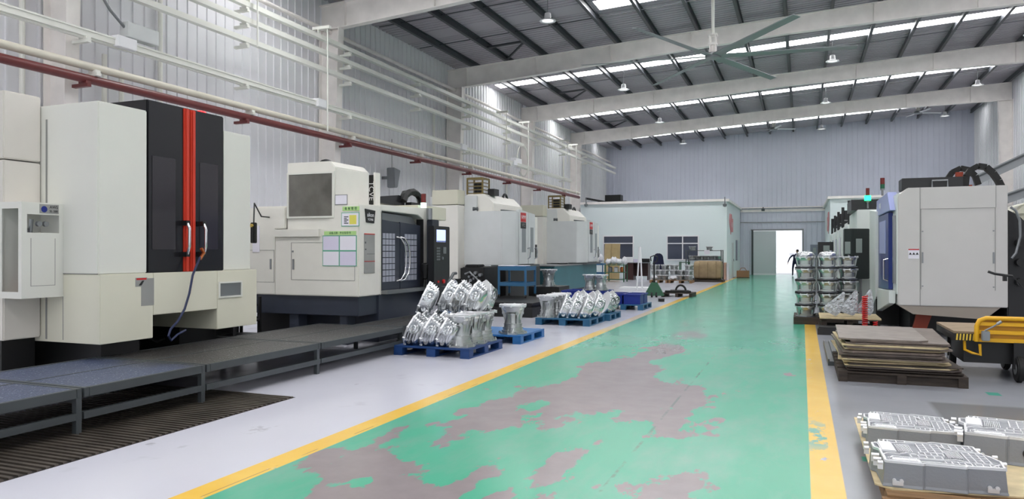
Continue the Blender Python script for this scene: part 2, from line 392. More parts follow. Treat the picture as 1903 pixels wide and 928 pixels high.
# roof: corrugated sheets bay by bay between the translucent strips
SKY = [(-2.8,-1.9), (5.6,6.5), (14.0,14.9), (22.6,23.5), (30.75,31.5), (39.7,40.4), (49.0,49.65)]
def roof_sheet(y0, y1):
    mb = MB(); p = .22; n = max(2, int((y1-y0)/p)); p = (y1-y0)/n; x0, x1 = WL-.1, WR+.1
    pr = []
    for i in range(n): pr += [(y0+i*p, 0), (y0+i*p+p*.55, 0), (y0+i*p+p*.65, .035), (y0+i*p+p*.9, .035)]
    pr.append((y1, 0)); A = []; B = []; A2 = []; B2 = []
    for y, d in pr:
        A.append(mb.bm.verts.new((x0, y, roof_z(x0)+d+.16))); B.append(mb.bm.verts.new((x1, y, roof_z(x1)+d+.16)))
        A2.append(mb.bm.verts.new((x0, y, roof_z(x0)+.26))); B2.append(mb.bm.verts.new((x1, y, roof_z(x1)+.26)))
    for i in range(len(pr)-1):
        mb.bm.faces.new((A[i], A[i+1], B[i+1], B[i])); mb.bm.faces.new((A2[i], B2[i], B2[i+1], A2[i+1]))
    for i in (0, -1): mb.bm.faces.new((A[i], B[i], B2[i], A2[i]))
    mb.bm.faces.new(A + A2[::-1]); mb.bm.faces.new(B + B2[::-1])
    return struct('ceiling', mb, 'roof_sheet')
ys = [Y0] + [v for s in SKY for v in s] + [YB+.1]
for i in range(0, len(ys), 2): roof_sheet(ys[i], ys[i+1])
for i, (a, b) in enumerate(SKY):
    z = lambda x: roof_z(x)+.17
    mb = MB(); x0, x1 = (-6.15 if i == 3 else WL+.35), WR-.3
    mb.prism([(x0, z(x0)), (x1, z(x1)), (x1, z(x1)+.02), (x0, z(x0)+.02)], 'y', a, b)
    o = struct('window_%d' % (i+1), mb, 'skylight_dim' if i == 6 else 'skylight')
    mb = MB()
    for xa, xb in ((WL-.1, x0), (x1, WR+.1)): mb.prism([(xa, z(xa)), (xb, z(xb)), (xb, z(xb)+.09), (xa, z(xa)+.09)], 'y', a, b)
    struct('ceiling', mb, 'roof_sheet')
# purlins
for k in range(-4, 12):
    x = -.49 + 1.46*k
    z0 = roof_z(x) + .15
    mb = MB(); mb.box(x-.045, x+.045, Y0, YB, z0-.025, z0); mb.box(x-.045, x-.015, Y0, YB, z0-.22, z0-.025); mb.box(x-.075, x+.03, Y0, YB, z0-.235, z0-.20)
    struct('purlin', mb, 'roof_steel')
x = -.49 - 1.46*5 ; 
for k in (-5, -6, -7, -8):
    x = -.49 + 1.46*k; z0 = roof_z(x) + .15
    mb = MB(); mb.box(x-.045, x+.045, Y0, YB, z0-.025, z0); mb.box(x-.045, x-.015, Y0, YB, z0-.22, z0-.025); mb.box(x-.075, x+.03, Y0, YB, z0-.235, z0-.20)
    struct('purlin', mb, 'roof_steel')
# sag rods, two lines a bay
for f0, f1 in zip(FR + [52.2], (FR + [52.2])[1:]):
    for t in (.33, .66):
        y = f0 + (f1-f0)*t; a, b = WL+.3, WR-.3
        struct('sag_rod', MB().bar((a, y, roof_z(a)+.05), (b, y, roof_z(b)+.05), .035, .02), 'roof_steel')
# portal frames: rafter + columns, one object each
def frame(y):
    xa, xb = WL+.02, WR-.05
    bot = [(xa, 8.15), (xa+.7, 8.15), (-6.0, 8.62), (-.5, 8.98), (4.5, 9.15), (xb, 9.22)]
    top = [(x, roof_z(x)-.10) for x, _ in bot]
    mb = MB()
    mb.prism(bot + top[::-1], 'y', y-.006, y+.006)
    for pl in (bot, top):
        for (x0, z0), (x1, z1) in zip(pl, pl[1:]):
            mb.prism([(x0, z0-.012), (x1, z1-.012), (x1, z1+.012), (x0, z0+.012)], 'y', y-.11, y+.11)
    x = WL + .9
    while x < WR-.5:       # web stiffeners
        zb = next((z0+(z1-z0)*(x-x0)/(x1-x0) for (x0, z0), (x1, z1) in zip(bot, bot[1:]) if x0 <= x <= x1), None)
        if zb is not None: mb.box(x-.006, x+.006, y-.10, y+.10, zb, roof_z(x)-.10)
        x += 2.92
    struct('roof_beam', mb, 'steel_white')
    mb = MB()            # tapered left column
    mb.prism([(WL+.05, 0), (WL+.45, 0), (WL+.70, 8.15), (WL+.05, 8.15)], 'y', y-.006, y+.006)
    mb.box(WL+.03, WL+.05, y-.14, y+.14, 0, 8.15)
    mb.loft([[(WL+.45,y-.14,0),(WL+.47,y-.14,0),(WL+.47,y+.14,0),(WL+.45,y+.14,0)], [(WL+.70,y-.14,8.15),(WL+.72,y-.14,8.15),(WL+.72,y+.14,8.15),(WL+.70,y+.14,8.15)]])
    mb.box(WL+.03, WL+.72, y-.14, y+.14, 8.13, 8.16)
    struct('column', mb, 'steel_white')
    mb = MB()
    mb.prism([(WR-.45, 0), (WR-.05, 0), (WR-.05, 9.24), (WR-.65, 9.24)], 'y', y-.006, y+.006)
    mb.box(WR-.05, WR-.03, y-.14, y+.14, 0, 9.24)
    mb.loft([[(WR-.47,y-.14,0),(WR-.45,y-.14,0),(WR-.45,y+.14,0),(WR-.47,y+.14,0)], [(WR-.67,y-.14,9.24),(WR-.65,y-.14,9.24),(WR-.65,y+.14,9.24),(WR-.67,y+.14,9.24)]])
    struct('column', mb, 'steel_white')
for y in FR: frame(y)
# diagonal fly braces near the left end of each bay
for y in FR[1:]:
    for s in (-1,):
        xa = -.49-1.46*7; xb = xa+1.46
        ym = y - 1.9
        struct('roof_brace', MB().bar((xa, ym, roof_z(xa)-.02), (xb, ym, roof_z(xb)-.02), .10, .07).bar((xa+.1, y-.15, roof_z(xa)-.02), (xb, ym, roof_z(xb)-.02), .06, .06), 'roof_steel')
# wall-head tube along the left wall, bay by bay
struct('trim_4', MB().cyl((WL+.35, Y0, 8.06), (WL+.35, YB-.1, 8.06), .06, n=12), 'steel_white')
# exterior seen through the doorway
struct('ground', MB().box(-9, 7, YB+.4, 76, -.14, -.02), 'grey_white')
o = ribbed_wall('facade', -8, 6, 0, 7, 'x', 72, -1, 'wall_sheet', pitch=.5)
ow = struct('window_8', MB().box(-1.05, .6, 71.85, 71.99, 1.4, 3.1), 'paper')
# offices in the far corners
def office(x0, x1, side, corner_y=43.0, h=4.42):
    yb = YB - .09
    mb = MB().box(x0, x1, corner_y, yb, 0, h)
    o = struct('office_block', mb, 'office_panel')
    struct('trim_5' if side < 0 else 'trim_6', MB().box(x0, x1+(.12 if side < 0 else 0), corner_y-.12, corner_y, h-.02, h+.12).box(x1 if side < 0 else x0-.12, x1+.12 if side < 0 else x0, corner_y-.12, yb, h-.02, h+.12), 'steel_white')
office(WL+.85, -3.92, -1)
office(1.42, WR-.75, 1)
def office_window(n, px0, py0, px1, py1, mull):
    x0, x1, z0, z1 = ry(px0, py0, px1, py1, 43.0)
    mb = MB(); t = .06
    mb.box(x0, x1, 42.93, 42.995, z0, z0+t).box(x0, x1, 42.93, 42.995, z1-t, z1).box(x0, x0+t, 42.93, 42.995, z0, z1).box(x1-t, x1, 42.93, 42.995, z0, z1)
    zm = z0+(z1-z0)*.68; mb.box(x0, x1, 42.93, 42.995, zm-.03, zm+.03)
    if mull: mb.box((x0+x1)/2-.03, (x0+x1)/2+.03, 42.93, 42.995, z0, z1)
    o = struct('window_%d' % n, mb, 'white_plastic')
    g = MB().box(x0+t, x1-t, 42.96, 42.99, z0+t, z1-t).done('glass', 'window_glass', o)
office_window(9, 1121, 438, 1178, 484, False)
office_window(10, 1239, 438, 1299, 484, True)
# office side door, wall sign and notice facing the aisle
d = MB().box(-3.918, -3.89, 46.2, 47.1, 0, 2.1).done('door_2', 'grey_white'); d['kind'] = 'structure'
MB().box(-3.89, -3.86, 46.95, 47.0, .98, 1.12).done('door_handle', 'grey_metal', d)
w2 = MB().box(-3.918, -3.88, 49.0, 50.1, 1.0, 2.3).done('window_11', 'window_glass'); w2['kind'] = 'structure'
def heart_sign(x, y0, y1, z0, z1, face, label):
    t = thing('wall_sign', label, 'sign', (x, (y0+y1)/2, z0)); f = face
    cy = (y0+y1)/2
    mb = MB(); pts = []
    for i in range(24):
        a = 2*PI*i/24; pts.append((cy + (y1-y0)*.40*math.sin(a)**3 , z0+(z1-z0)*(.52+.5*(13*math.cos(a)-5*math.cos(2*a)-2*math.cos(3*a)-math.cos(4*a))/17)))
    mb.prism(pts, 'x', x, x+f*.03); mb.done('heart_panel', 'sign_red', t)
    MB().box(min(x, x+f*.04), max(x, x+f*.04), cy+.1, y1+.3, z0+.2, z0+1.0).done('caption_panel', 'sign_red', t)
    text_part('caption', 'HUI', 'white_plastic', t, .42, (face_x if f > 0 else face_mx)(x+f*.045, cy+.55, z0+.6))
heart_sign(-3.918, 44.2, 46.3, 2.55, 4.0, 1, 'red heart shaped sign on the aisle side of the left office block')
heart_sign(1.415, 44.2, 46.3, 2.55, 4.0, -1, 'red heart shaped sign on the aisle side of the right office block')
# sliding door of the far doorway
t = struct('door_1', MB().box(DX0-1.43, DX0+.02, YB-.17, YB-.11, .04, DZ-.02), 'door_sheet')
MB().box(DX0-1.43, DX0+.02, YB-.19, YB-.10, 0.0, .09).done('bottom_rail', 'white_plastic', t)
MB().box(DX0-1.55, DX0-1.43, YB-.19, YB-.08, 0, DZ+.05).done('edge_rail', 'dark_steel', t)
# downpipes and conduit on the left wall
for k, (y, z0, z1) in enumerate(((12.3, 3, 8.2), (25.3, 0, 7.0), (32.8, 0, 7.4), (41.9, 0, 7.2), (9.2, 0, 6.6), (10.9, 0, 5.6), (11.3, 0, 5.4))):
    tag(MB().cyl((WL+.12, y, z0), (WL+.12, y, z1), .05, n=10).done('downpipe', 'pipe_white'), ['slim white conduit high on the wall above the tall black door machine','white downpipe on the left wall beside the third column','white downpipe on the left wall by the coiled hose','white downpipe on the left wall nearest the office block','white downpipe at the far left behind the tall machine','first of two thin risers behind the tall machine at left','second of two thin risers behind the tall machine at left'][k], 'pipe')

# ------------------------------------------------------------------ pipes and busbars along the left wall
def brackets(root, X, z, ys, w=.5, m='pipe_white', n='bracket'):
    for y in ys:
        MB().box(WL+.665 if w > .6 else X-.18, X+.12, y-.04, y+.04, z-.16, z-.10).box(X-.10, X+.10, y-.05, y+.05, z-.10, z-.05).done(n, m, root)
def run(name, label, cat, X, z, y0, y1, mk, m, br, w=.5, bm='pipe_white'):
    t = thing(name, label, cat, (X, (y0+y1)/2, z)); mk(MB(), X, z, y0, y1).done('run', m, t, smooth=(mk is rnd or mk is rnd2)); brackets(t, X, z, br, w, bm); return t
def rnd(mb, X, z, a, b): return mb.cyl((X, a, z), (X, b, z), .075, n=16)
def rnd2(mb, X, z, a, b): return mb.cyl((X, a, z), (X, b, z), .085, n=16)
def channel(mb, X, z, a, b): return mb.box(X-.07, X+.07, a, b, z-.02, z+.02).box(X-.07, X-.05, a, b, z-.02, z+.10).box(X+.05, X+.07, a, b, z-.02, z+.10)
def busbar(mb, X, z, a, b): return mb.box(X-.08, X+.08, a, b, z-.05, z+.05).box(X-.10, X+.10, a, b, z+.05, z+.08).box(X-.03, X+.03, a, b, z-.09, z-.05)
XP = -12.35
br = [y for y in (1.5,5.5,9.8,14,18.3,22.5,26.7,31,35.1,39.3,43.7,48) ]
red = run('fire_pipe', 'long dark red pipe running along the left wall above the machines', 'pipe', XP, 4.80, Y0, 42.3, rnd2, 'red_pipe', [y for y in br if y < 42], .8, 'red_pipe')
run('air_pipe', 'cream round pipe just above the red pipe along the left wall', 'pipe', XP, 5.04, Y0, 42.3, rnd, 'pipe_cream', [y+.2 for y in br if y < 42])
b1 = run('busbar_trunking', 'thick white ribbed busbar trunking halfway up the left wall', 'busbar', XP, 5.62, Y0, 40.6, busbar, 'pipe_white', [y for y in br if y < 40], .8)
for y in (10.6, 16.9, 26.0, 31.5): MB().box(XP-.14, XP+.16, y-.22, y+.22, 5.54, 5.76).done('joint_box', 'white_plastic', b1, bevel=.01)
run('cable_tray', 'lowest of the three white cable trays above the ribbed busbar', 'cable tray', XP, 6.60, Y0, 32.8, channel, 'pipe_white', br[:8], .8)
run('cable_tray', 'middle white cable tray along the left wall', 'cable tray', XP, 7.08, Y0, YB-1.2, channel, 'pipe_white', br[:-1], .8)
run('cable_tray', 'topmost white cable tray along the left wall below the roof', 'cable tray', XP, 7.46, Y0, YB-1.2, channel, 'pipe_white', br[:-1], .8)
for i, y in enumerate((14.2, 17.0, 30.2, 33.0, 39.3, 41.0)):
    tag(MB().box(XP-.25, XP+.3, y-.05, y+.05, 7.72, 7.80).cyl((XP+.22, y, 4.9 if i % 2 else 6.5), (XP+.22, y, 7.75), .02, n=8).box(XP-.08, XP-.05, y-.05, y+.05, 7.5, 7.74).done('tray_hanger', 'pipe_white'),
        'white hanger rod with crossbar holding the wall trays, number %s from the near end' % ['one','two','three','four','five','six'][i], 'hanger', 'hanger rods of the wall trays')
t = thing('junction_box', 'long white box on the left wall above the tall machine with a cable looping in', 'electrical box', (-12.2, 11.2, 5.75))
y0, y1, z0, z1 = rx(237, 46, 296, 82, -12.2); MB().box(-12.4, -12.2, y0, y1, 5.78, 6.08).done('box_body', 'grey_white', t, bevel=.01)
MB().tube([(-12.3, y0+.05, 5.95), (-12.25, y0-.35, 6.2), (-12.25, y0-.8, 6.75), (-12.4, y0-1.3, 6.95), (-12.5, y0-1.8, 6.8), (-12.5, y0-2.3, 6.3), (-12.4, y0-2.8, 5.75)], .03).done('cable', 'grey_metal', t, smooth=True)
# coiled hose + switch box by the third column
t = thing('hose_loop', 'white hose looped on a hook beside a small switch box, high on the left wall', 'hose', (-12.6, 32.9, 5.2))
MB().tube([(-12.6, 32.9+.75*math.cos(a*PI/10)+.6, 6.0+.75*math.sin(a*PI/10)) for a in range(-7, 12)], .035).done('hose', 'pipe_white', t, smooth=True)
MB().box(-12.75, -12.5, 32.3, 33.1, 5.6, 6.0).done('switch_box', 'white_plastic', t)
t = thing('speaker', 'small grey angled horn speaker hanging on the left wall behind the second machine', 'speaker', (-12.9, 22.4, 4.1))
p = QX(733, 330, -12.8); MB().prism([(p.y-.18, p.z+.32), (p.y+.25, p.z+.26), (p.y+.05, p.z-.35), (p.y-.15, p.z-.35)], 'x', -13.0, -12.7).done('housing', 'grey_metal', t, bevel=.02)
MB().cyl((-12.9, p.y, p.z+.3), (-12.9, p.y, p.z+1.3), .012, n=6).box(-13.28, -12.9, p.y-.02, p.y+.02, p.z-.05, p.z+.05).done('wire', 'grey_metal', t)

# ------------------------------------------------------------------ pendant lamps, fans
def make_lamp():
    t = thing('pendant_lamp', 'x', 'lamp', (0,0,0), 'high bay lamps under the roof')
    MB().lathe([(.03,.24),(.09,.22),(.10,.14),(.10,.06),(.14,.04),(.24,0),(.245,-.015),(.22,-.02),(.10,.02)], (0,0,0), 24).done('shade', 'white_plastic', t, smooth=True)
    MB().cyl((0,0,-.005), (0,0,.0), .21, n=24).done('diffuser', 'lamp_diffuser', t)
    MB().cyl((0,0,.2), (0,0,1.03), .012, n=8).done('rod', 'grey_metal', t)
    return t
mm('lamp_diffuser', (1,1,1), .4, emit=.8)
L0 = make_lamp(); first = True
rows = {22.3: 'nearest', 30.7: 'second nearest', 39.2: 'third nearest', 47.5: 'farthest'}
for y, rn in rows.items():
    for x, cn in ((-7.0, 'left'), (1.1, 'middle'), (7.5, 'right')):
        o = L0 if first else copy_tree(L0); first = False
        o.location = (x, y if y > 25 else 20.7, roof_z(x) - .86)
        o['label'] = 'round high bay lamp on a rod, %s one in the %s row' % (cn, rn)
def make_fan(loc, r, nb, rot, label, m, blade_w, drop):
    t = thing('ceiling_fan', label, 'fan', loc, 'ceiling fans' if r < 2 else None)
    x, y, z = loc
    MB().cyl((x,y,z+.62), (x,y,z+drop), .045, n=12).done('rod', 'pipe_white', t, smooth=True)
    f = MB()
    for i in range(4):
        a = PI/4+i*PI/2; f.box(x+.10*math.cos(a)-.02, x+.10*math.cos(a)+.02, y+.10*math.sin(a)-.02, y+.10*math.sin(a)+.02, z+.1, z+.6)
    f.box(x-.12, x+.12, y-.12, y+.12, z+.56, z+.6).box(x-.11, x+.11, y-.11, y+.11, z+.30, z+.36).cyl((x,y,z+.1), (x,y,z+.3), .07).box(x-.03, x+.03, y-.03, y+.03, z+.6, z+.68)
    f.done('motor_frame', 'steel_white', t)
    MB().lathe([(.02,-.06),(.20,-.05),(.22,0),(.20,.08),(.08,.1)], (x,y,z), 20).done('hub', 'grey_metal', t, smooth=True)
    for k in range(nb):
        a = rot + 2*PI*k/nb
        b = MB(); n = 6; rings = []
        for i in range(n+1):
            s = .18 + (r-.18)*i/n; c = blade_w*(1-.25*i/n)
            rings.append([(s, -c/2, .02-.012), (s, c/2, -.02-.004), (s, c/2, -.02+.004), (s, -c/2, .02+.012)])
        b.loft(rings); b.rot(Matrix.Translation((x,y,z)) @ Matrix.Rotation(a, 4, 'Z')); b.done('blade', m, t)
    return t
fp = QY(1325, 105, 20.6)
make_fan((fp.x, fp.y, fp.z), 3.6, 6, R(6.5), 'large six blade ceiling fan on a white rod over the aisle, nearest the camera', 'grey_paint', .26, roof_z(fp.x)+.1-fp.z)
for px, py, Y, lab in ((1438, 240, 47.2, 'small far ceiling fan over the aisle'), (1706, 210, 47.2, 'small far ceiling fan near the right wall'), (1336, 248, 47.2, None)):
    if lab: p = QY(px, py, Y); make_fan((p.x, p.y, p.z), 1.3, 4, R(20), lab, 'white_plastic', .12, max(.7, roof_z(p.x)+.1-p.z))
# ------------------------------------------------------------------ steel walkway in front of the machines
def walkway(y0, y1, x0, x1, legs, label, h=.40, tread='tread_plain'):
    t = thing('walkway_platform', label, 'platform', ((x0+x1)/2, (y0+y1)/2, 0), 'steel walkway platforms')
    MB().box(x0+.02, x1-.02, y0+.02, y1-.02, h-.025, h-.003).done('tread_plate', tread, t)
    f = MB()
    for (a, b, c, d) in ((x0, x1, y0, y0+.05), (x0, x1, y1-.05, y1), (x0, x0+.05, y0+.05, y1-.05), (x1-.05, x1, y0+.05, y1-.05), ((x0+x1)/2-.02, (x0+x1)/2+.02, y0+.05, y1-.05)):
        f.box(a, b, c, d, h-.08, h)
    f.done('top_frame', 'dark_steel', t, bevel=.004)
    MB().box(x1-.05, x1, y0, y1, .13, .19).done('lower_rail', 'dark_steel', t); MB().box(x0, x0+.05, y0, y1, .13, .19).done('lower_rail', 'dark_steel', t)
    for y in legs:
        for x in (x0, x1-.05):
            MB().box(x, x+.05, y-.025, y+.025, 0, h-.08).done('leg', 'dark_steel', t)
        MB().box(x0+.05, x1-.05, y-.02, y+.02, h-.12, h-.08).done('crossbar', 'dark_steel', t)
PX0, PX1 = -7.45, -5.85
walkway(1.6, 4.62, PX0, PX1, (2.6, 4.59), 'nearest section of the dark steel walkway, covered in bluish metal swarf', tread='swarf_tread')
walkway(4.64, 6.05, PX0, PX1, (6.02,), 'swarf covered walkway section directly below the black machine doors, near end', tread='swarf_thin')
walkway(6.07, 8.05, PX0, PX1, (8.0,), 'walkway section under the blue hose of the tall machine')
walkway(8.07, 10.22, PX0, PX1, (10.19,), 'plain dark walkway section ending at the front pallet of castings')
walkway(10.24, 12.4, -6.82, -5.95, (10.3, 12.3), 'narrow walkway section in front of the dark sliding doors')
mm('grating_brown', (.36,.33,.30), .4, metal=.4, var=.4, vscale=3)
# slotted drain grating let into the floor under the walkway
t = thing('floor_grating', 'brown slotted drain grating on the floor under the walkway at left', 'grating', (-6.2, 4.4, 0))
g = MB(); n = 74
for i in range(n): g.box(-7.2, -5.15, 1.6+i*.068, 1.6+i*.068+.032, .001, .016)
g.done('grating_bars', 'grating_brown', t); MB().box(-7.2, -5.15, 1.6, 1.6+n*.068, .0003, .002).done('drain_bed', 'black_dirty', t)

# ------------------------------------------------------------------ machine 1: tall machining centre, black doors with orange stripe
m1 = thing('machining_center', 'tall cream machining center with black doors and twin orange stripes', 'machine', (-8.6, 7.1, 0))
XF = -7.2; ya, yb = 5.88, 8.38
MB().box(-9.8, XF-.40, ya+.02, yb-.02, 1.30, 3.24).box(-9.8, XF, ya, 6.53, 1.34, 3.26).done('upper_cover', 'cream', m1, bevel=.012)
MB().box(-9.8, XF-.02, 7.78, yb-.07, 1.34, 3.22).done('right_cover', 'cream', m1, bevel=.012)
lo = MB()
lo.box(-9.8, XF+.03, ya, 6.59, .57, 1.34).box(-9.8, XF+.03, 7.62, yb, .57, 1.34).box(-9.0, XF+.03, 6.59, 7.62, .84, 1.34)
lo.done('apron', 'cream_warm', m1, bevel=.006)
MB().box(-9.8, -7.4, ya+.2, 6.6, .0, .57).box(-9.8, -8.6, 6.6, 7.7, 0, .84).box(-9.8, -7.9, 7.7, yb-.3, 0, .57).done('plinth', 'black', m1)
MB().box(-9.8, -8.1, 5.45, ya-.004, .62, 2.60).box(-9.8, -8.1, 5.45, ya-.004, 2.615, 3.36).done('rear_cabinet', 'cream_side', m1, bevel=.012)
MB().box(-9.75, -8.2, 5.5, ya, 0, .62).done('plinth', 'black', m1)
MB().box(-8.02, -8.0, ya-.006, ya, .6, 3.1).done('panel_seam', 'seam', m1)
MB().box(-8.08, -7.2, ya-.005, ya, 1.345, 1.352).done('panel_seam', 'seam', m1); MB().box(-7.745, -7.74, ya-.005, ya, .6, 1.34).done('panel_seam', 'seam', m1)
MB().box(-7.95, XF-.012, 6.535, 7.775, 1.335, 3.40).done('door_housing', 'black_gloss', m1, bevel=.01)
def leaf(y0, y1, nm):
    d = MB().box(XF-.03, XF+.0, y0, y1, 1.345, 3.385).done('door', 'black_gloss', m1, bevel=.006); return d
d1 = leaf(6.545, 7.08, 0); d2 = leaf(7.26, 7.765, 1)
MB().box(XF+.0, XF+.006, 6.60, 6.95, 1.62, 2.74).done('window_pane', 'glass_dark', d1, bevel=.002)
MB().box(XF+.0, XF+.006, 7.345, 7.66, 1.62, 2.74).done('window_pane', 'glass_dark', d2, bevel=.002)
for (a, b), d in (((7.075, 7.162), d1), ((7.178, 7.262), d2)):
    s = MB().box(XF-.02, XF+.02, a, b, 1.345, 3.385).box(XF+.02, XF+.03, a+.02, b-.02, 1.345, 3.385).done('door_stripe', 'orange_red', d, bevel=.006)
    s['label'] = 'orange stripe'
for y, d in ((7.06, d1), (7.33, d2)):
    MB().tube([(XF+.02, y, 1.95), (XF+.09, y, 1.94), (XF+.12, y, 1.88), (XF+.12, y, 1.66), (XF+.09, y, 1.57), (XF+.02, y, 1.56)], .018, 10).done('door_handle', 'chrome', d, smooth=True)
    for zz in (1.53, 1.92): MB().box(XF+.0, XF+.10, y-.03, y+.03, zz, zz+.06).done('handle_mount', 'black', d)
l = MB().lathe([(.02,0),(.07,0),(.08,.02),(.06,.06),(.02,.07)], (XF-.25, 7.62, 3.40), 20).done('beacon_lamp', 'red_lamp', m1, smooth=True); l['label'] = 'red lit beacon'
# recessed service hatch, stickers
y0, y1, z0, z1 = rx(408, 526, 447, 550, XF+.03)
MB().box(XF+.028, XF+.045, y0-.02, y1+.02, z0-.02, z0).box(XF+.028, XF+.045, y0-.02, y1+.02, z1, z1+.02).box(XF+.028, XF+.045, y0-.02, y0, z0, z1).box(XF+.028, XF+.045, y1, y1+.02, z0, z1).done('hatch_frame', 'cream', m1)
MB().box(XF+.0295, XF+.034, y0, y1, z0, z1).done('hatch_panel', 'grey_metal', m1)
st = MB().box(XF+.03, XF+.034, 6.34, 6.50, 1.19, 1.29).box(XF+.03, XF+.033, 6.42, 6.60, .96, 1.28).done('warning_sticker', 'grey_plate', m1); st['label'] = 'grey and white safety sticker'
MB().box(XF+.034, XF+.036, 6.35, 6.49, 1.265, 1.285).done('red_header', 'red', st)
MB().prism([(6.38, 1.20), (6.42, 1.20), (6.46, 1.255), (6.43, 1.255)], 'x', XF+.034, XF+.036).done('warning_mark', 'black', st)
# tube cabinet on the side: glass fronted, air gauges inside
cb = MB(); X0, X1, Y0c, Y1c, Z0c, Z1c = -8.10, -7.74, 5.40, 5.88, 1.09, 2.13
cb.box(X0, X1, Y0c, Y1c, Z0c, Z0c+.03).box(X0, X1, Y0c, Y1c, Z1c-.03, Z1c).box(X0, X0+.02, Y0c, Y1c, Z0c, Z1c).box(X1-.012, X1, Y0c, Y0c+.06, Z0c, Z1c).box(X1-.012, X1, Y1c-.05, Y1c, Z0c, Z1c).box(X1-.012, X1, Y0c+.06, Y1c-.05, Z0c, 1.80).box(X1-.012, X1, Y0c+.06, Y1c-.05, 2.0, Z1c).box(X0, X1, Y1c-.02, Y1c, Z0c, Z1c)
cab = cb.box(X0, X0+.05, Y0c, Y0c+.012, Z0c, Z1c).box(X1-.05, X1, Y0c, Y0c+.012, Z0c, Z1c).box(X0, X1, Y0c, Y0c+.012, Z0c, Z0c+.07).box(X0, X1, Y0c, Y0c+.012, Z1c-.07, Z1c).done('air_cabinet', 'cream', m1)
k = MB()
for z in (1.85, 1.66, 1.42): k.cyl((-7.86, 5.52, z), (-7.86, 5.48, z), .035, n=14).cyl((-7.90, 5.56, z-.09), (-7.90, 5.56, z), .03, n=10)
k.tube([(-7.88,5.6,1.15),(-7.9,5.58,1.5),(-7.87,5.6,1.95)], .022); k.cyl((-7.80, 5.62, 1.90), (-7.765, 5.62, 1.90), .03).cyl((-7.80, 5.70, 1.90), (-7.765, 5.70, 1.90), .03)
k.done('pressure_gauge', 'grey_metal', cab, smooth=True)
MB().box(-7.97, -7.80, 5.66, 5.74, 1.12, 1.30).done('filter_bowl', 'orange_red', cab)
MB().box(-7.741, -7.737, 5.60, 5.82, 2.015, 2.115).done('maker_plate', 'grey_plate', cab)
MB().cyl((-7.737, 5.65, 2.06), (-7.734, 5.65, 2.06), .035, n=20).done('round_emblem', 'bin_blue', cab)
text_part('plate_text', 'AWS', 'black', cab, .045, face_x(-7.735, 5.76, 2.085)); text_part('plate_text', 'SL-200', 'black', cab, .035, face_x(-7.735, 5.76, 2.04))
MB().box(-7.741, -7.738, 5.50, 5.78, 1.22, 1.225).box(-7.741, -7.738, 5.50, 5.504, 1.22, 1.74).box(-7.741, -7.738, 5.776, 5.78, 1.22, 1.74).done('panel_seam', 'seam', cab)
# hanging air hose and drain parts under the cutout
tag(MB().tube([QX(x, y, -7.05) for x, y in ((372,478),(366,492),(358,512),(352,545),(343,575),(330,598),(317,612),(313,625),(318,633),(330,622),(345,614))], .014, 8).done('air_hose', 'hose_navy', smooth=True), 'dark blue air hose dangling from the black door handle', 'hose')
tag(MB().tube([QX(x, y, -7.06) for x, y in ((374,462),(379,470),(372,482))], .02, 8).done('hose_nozzle', 'copper', smooth=True), 'copper hose nozzle hooked on the right black door handle', 'nozzle')
t = thing('drain_pump', 'black drain pump hanging in the cutout below the tall machine', 'pump', (-8.2, 7.3, 0))
MB().cyl((-8.35, 7.25, .45), (-8.35, 7.25, .84), .14, n=16).box(-8.5, -8.2, 7.0, 7.5, .55, .84).cyl((-8.35, 7.25, 0), (-8.35, 7.25, .45), .06, n=12).done('pump_body', 'black', t)
MB().tube([(-8.3, 7.4, .5), (-8.2, 7.6, .36), (-8.15, 7.8, .42), (-8.2, 7.85, .6)], .022).done('drain_pipe', 'black', t, smooth=True)

# items between machine 1 and 2
t = thing('pendant_switch', 'small black pendant control with yellow stop button between the two left machines', 'control', (-7.9, 9.6, 1.2))
p = QY(470, 433, 9.8); MB().box(p.x-.04, p.x+.04, 9.78, 9.86, p.z-.17, p.z+.17).done('switch_body', 'black', t, bevel=.01)
MB().cyl((p.x, 9.78, p.z+.12), (p.x, 9.75, p.z+.12), .028, n=14).done('stop_button', 'tank_yellow', t)
MB().tube([(p.x, 9.82, p.z+.17), (p.x-.1, 9.95, p.z+.5), (p.x-.25, 10.3, 2.2), (p.x-.3, 10.565, 2.2)], .012).done('cable', 'black', t)
t = thing('tool_rack', 'black rack with bright trays in the gap between the two left machines', 'rack', (-8.9, 10.0, 0))
MB().box(-9.1, -9.06, 9.6, 9.64, 0, .82).box(-8.7, -8.66, 9.6, 9.64, 0, .82).box(-9.1, -9.06, 10.2, 10.24, 0, .82).box(-8.7, -8.66, 10.2, 10.24, 0, .82).box(-9.1, -8.66, 9.6, 10.24, .16, .19).box(-9.1, -8.66, 9.6, 10.24, .40, .43).done('frame', 'black', t)
MB().box(-9.05, -8.7, 9.62, 10.2, .65, .70).box(-9.05, -8.7, 9.62, 10.2, .44, .48).done('tray', 'chrome', t, bevel=.01)
tag(MB().box(-9.9, -9.2, 9.3, 10.3, .02, .62).box(-9.8, -9.3, 9.4, 10.2, .62, .66).tube([(-9.6,9.5,.66),(-9.6,9.5,.78),(-9.6,9.8,.78),(-9.6,9.8,.66)], .015).done('coolant_tank', 'black_dirty'), 'low black coolant tank behind the first machine, with a wire handle', 'tank')

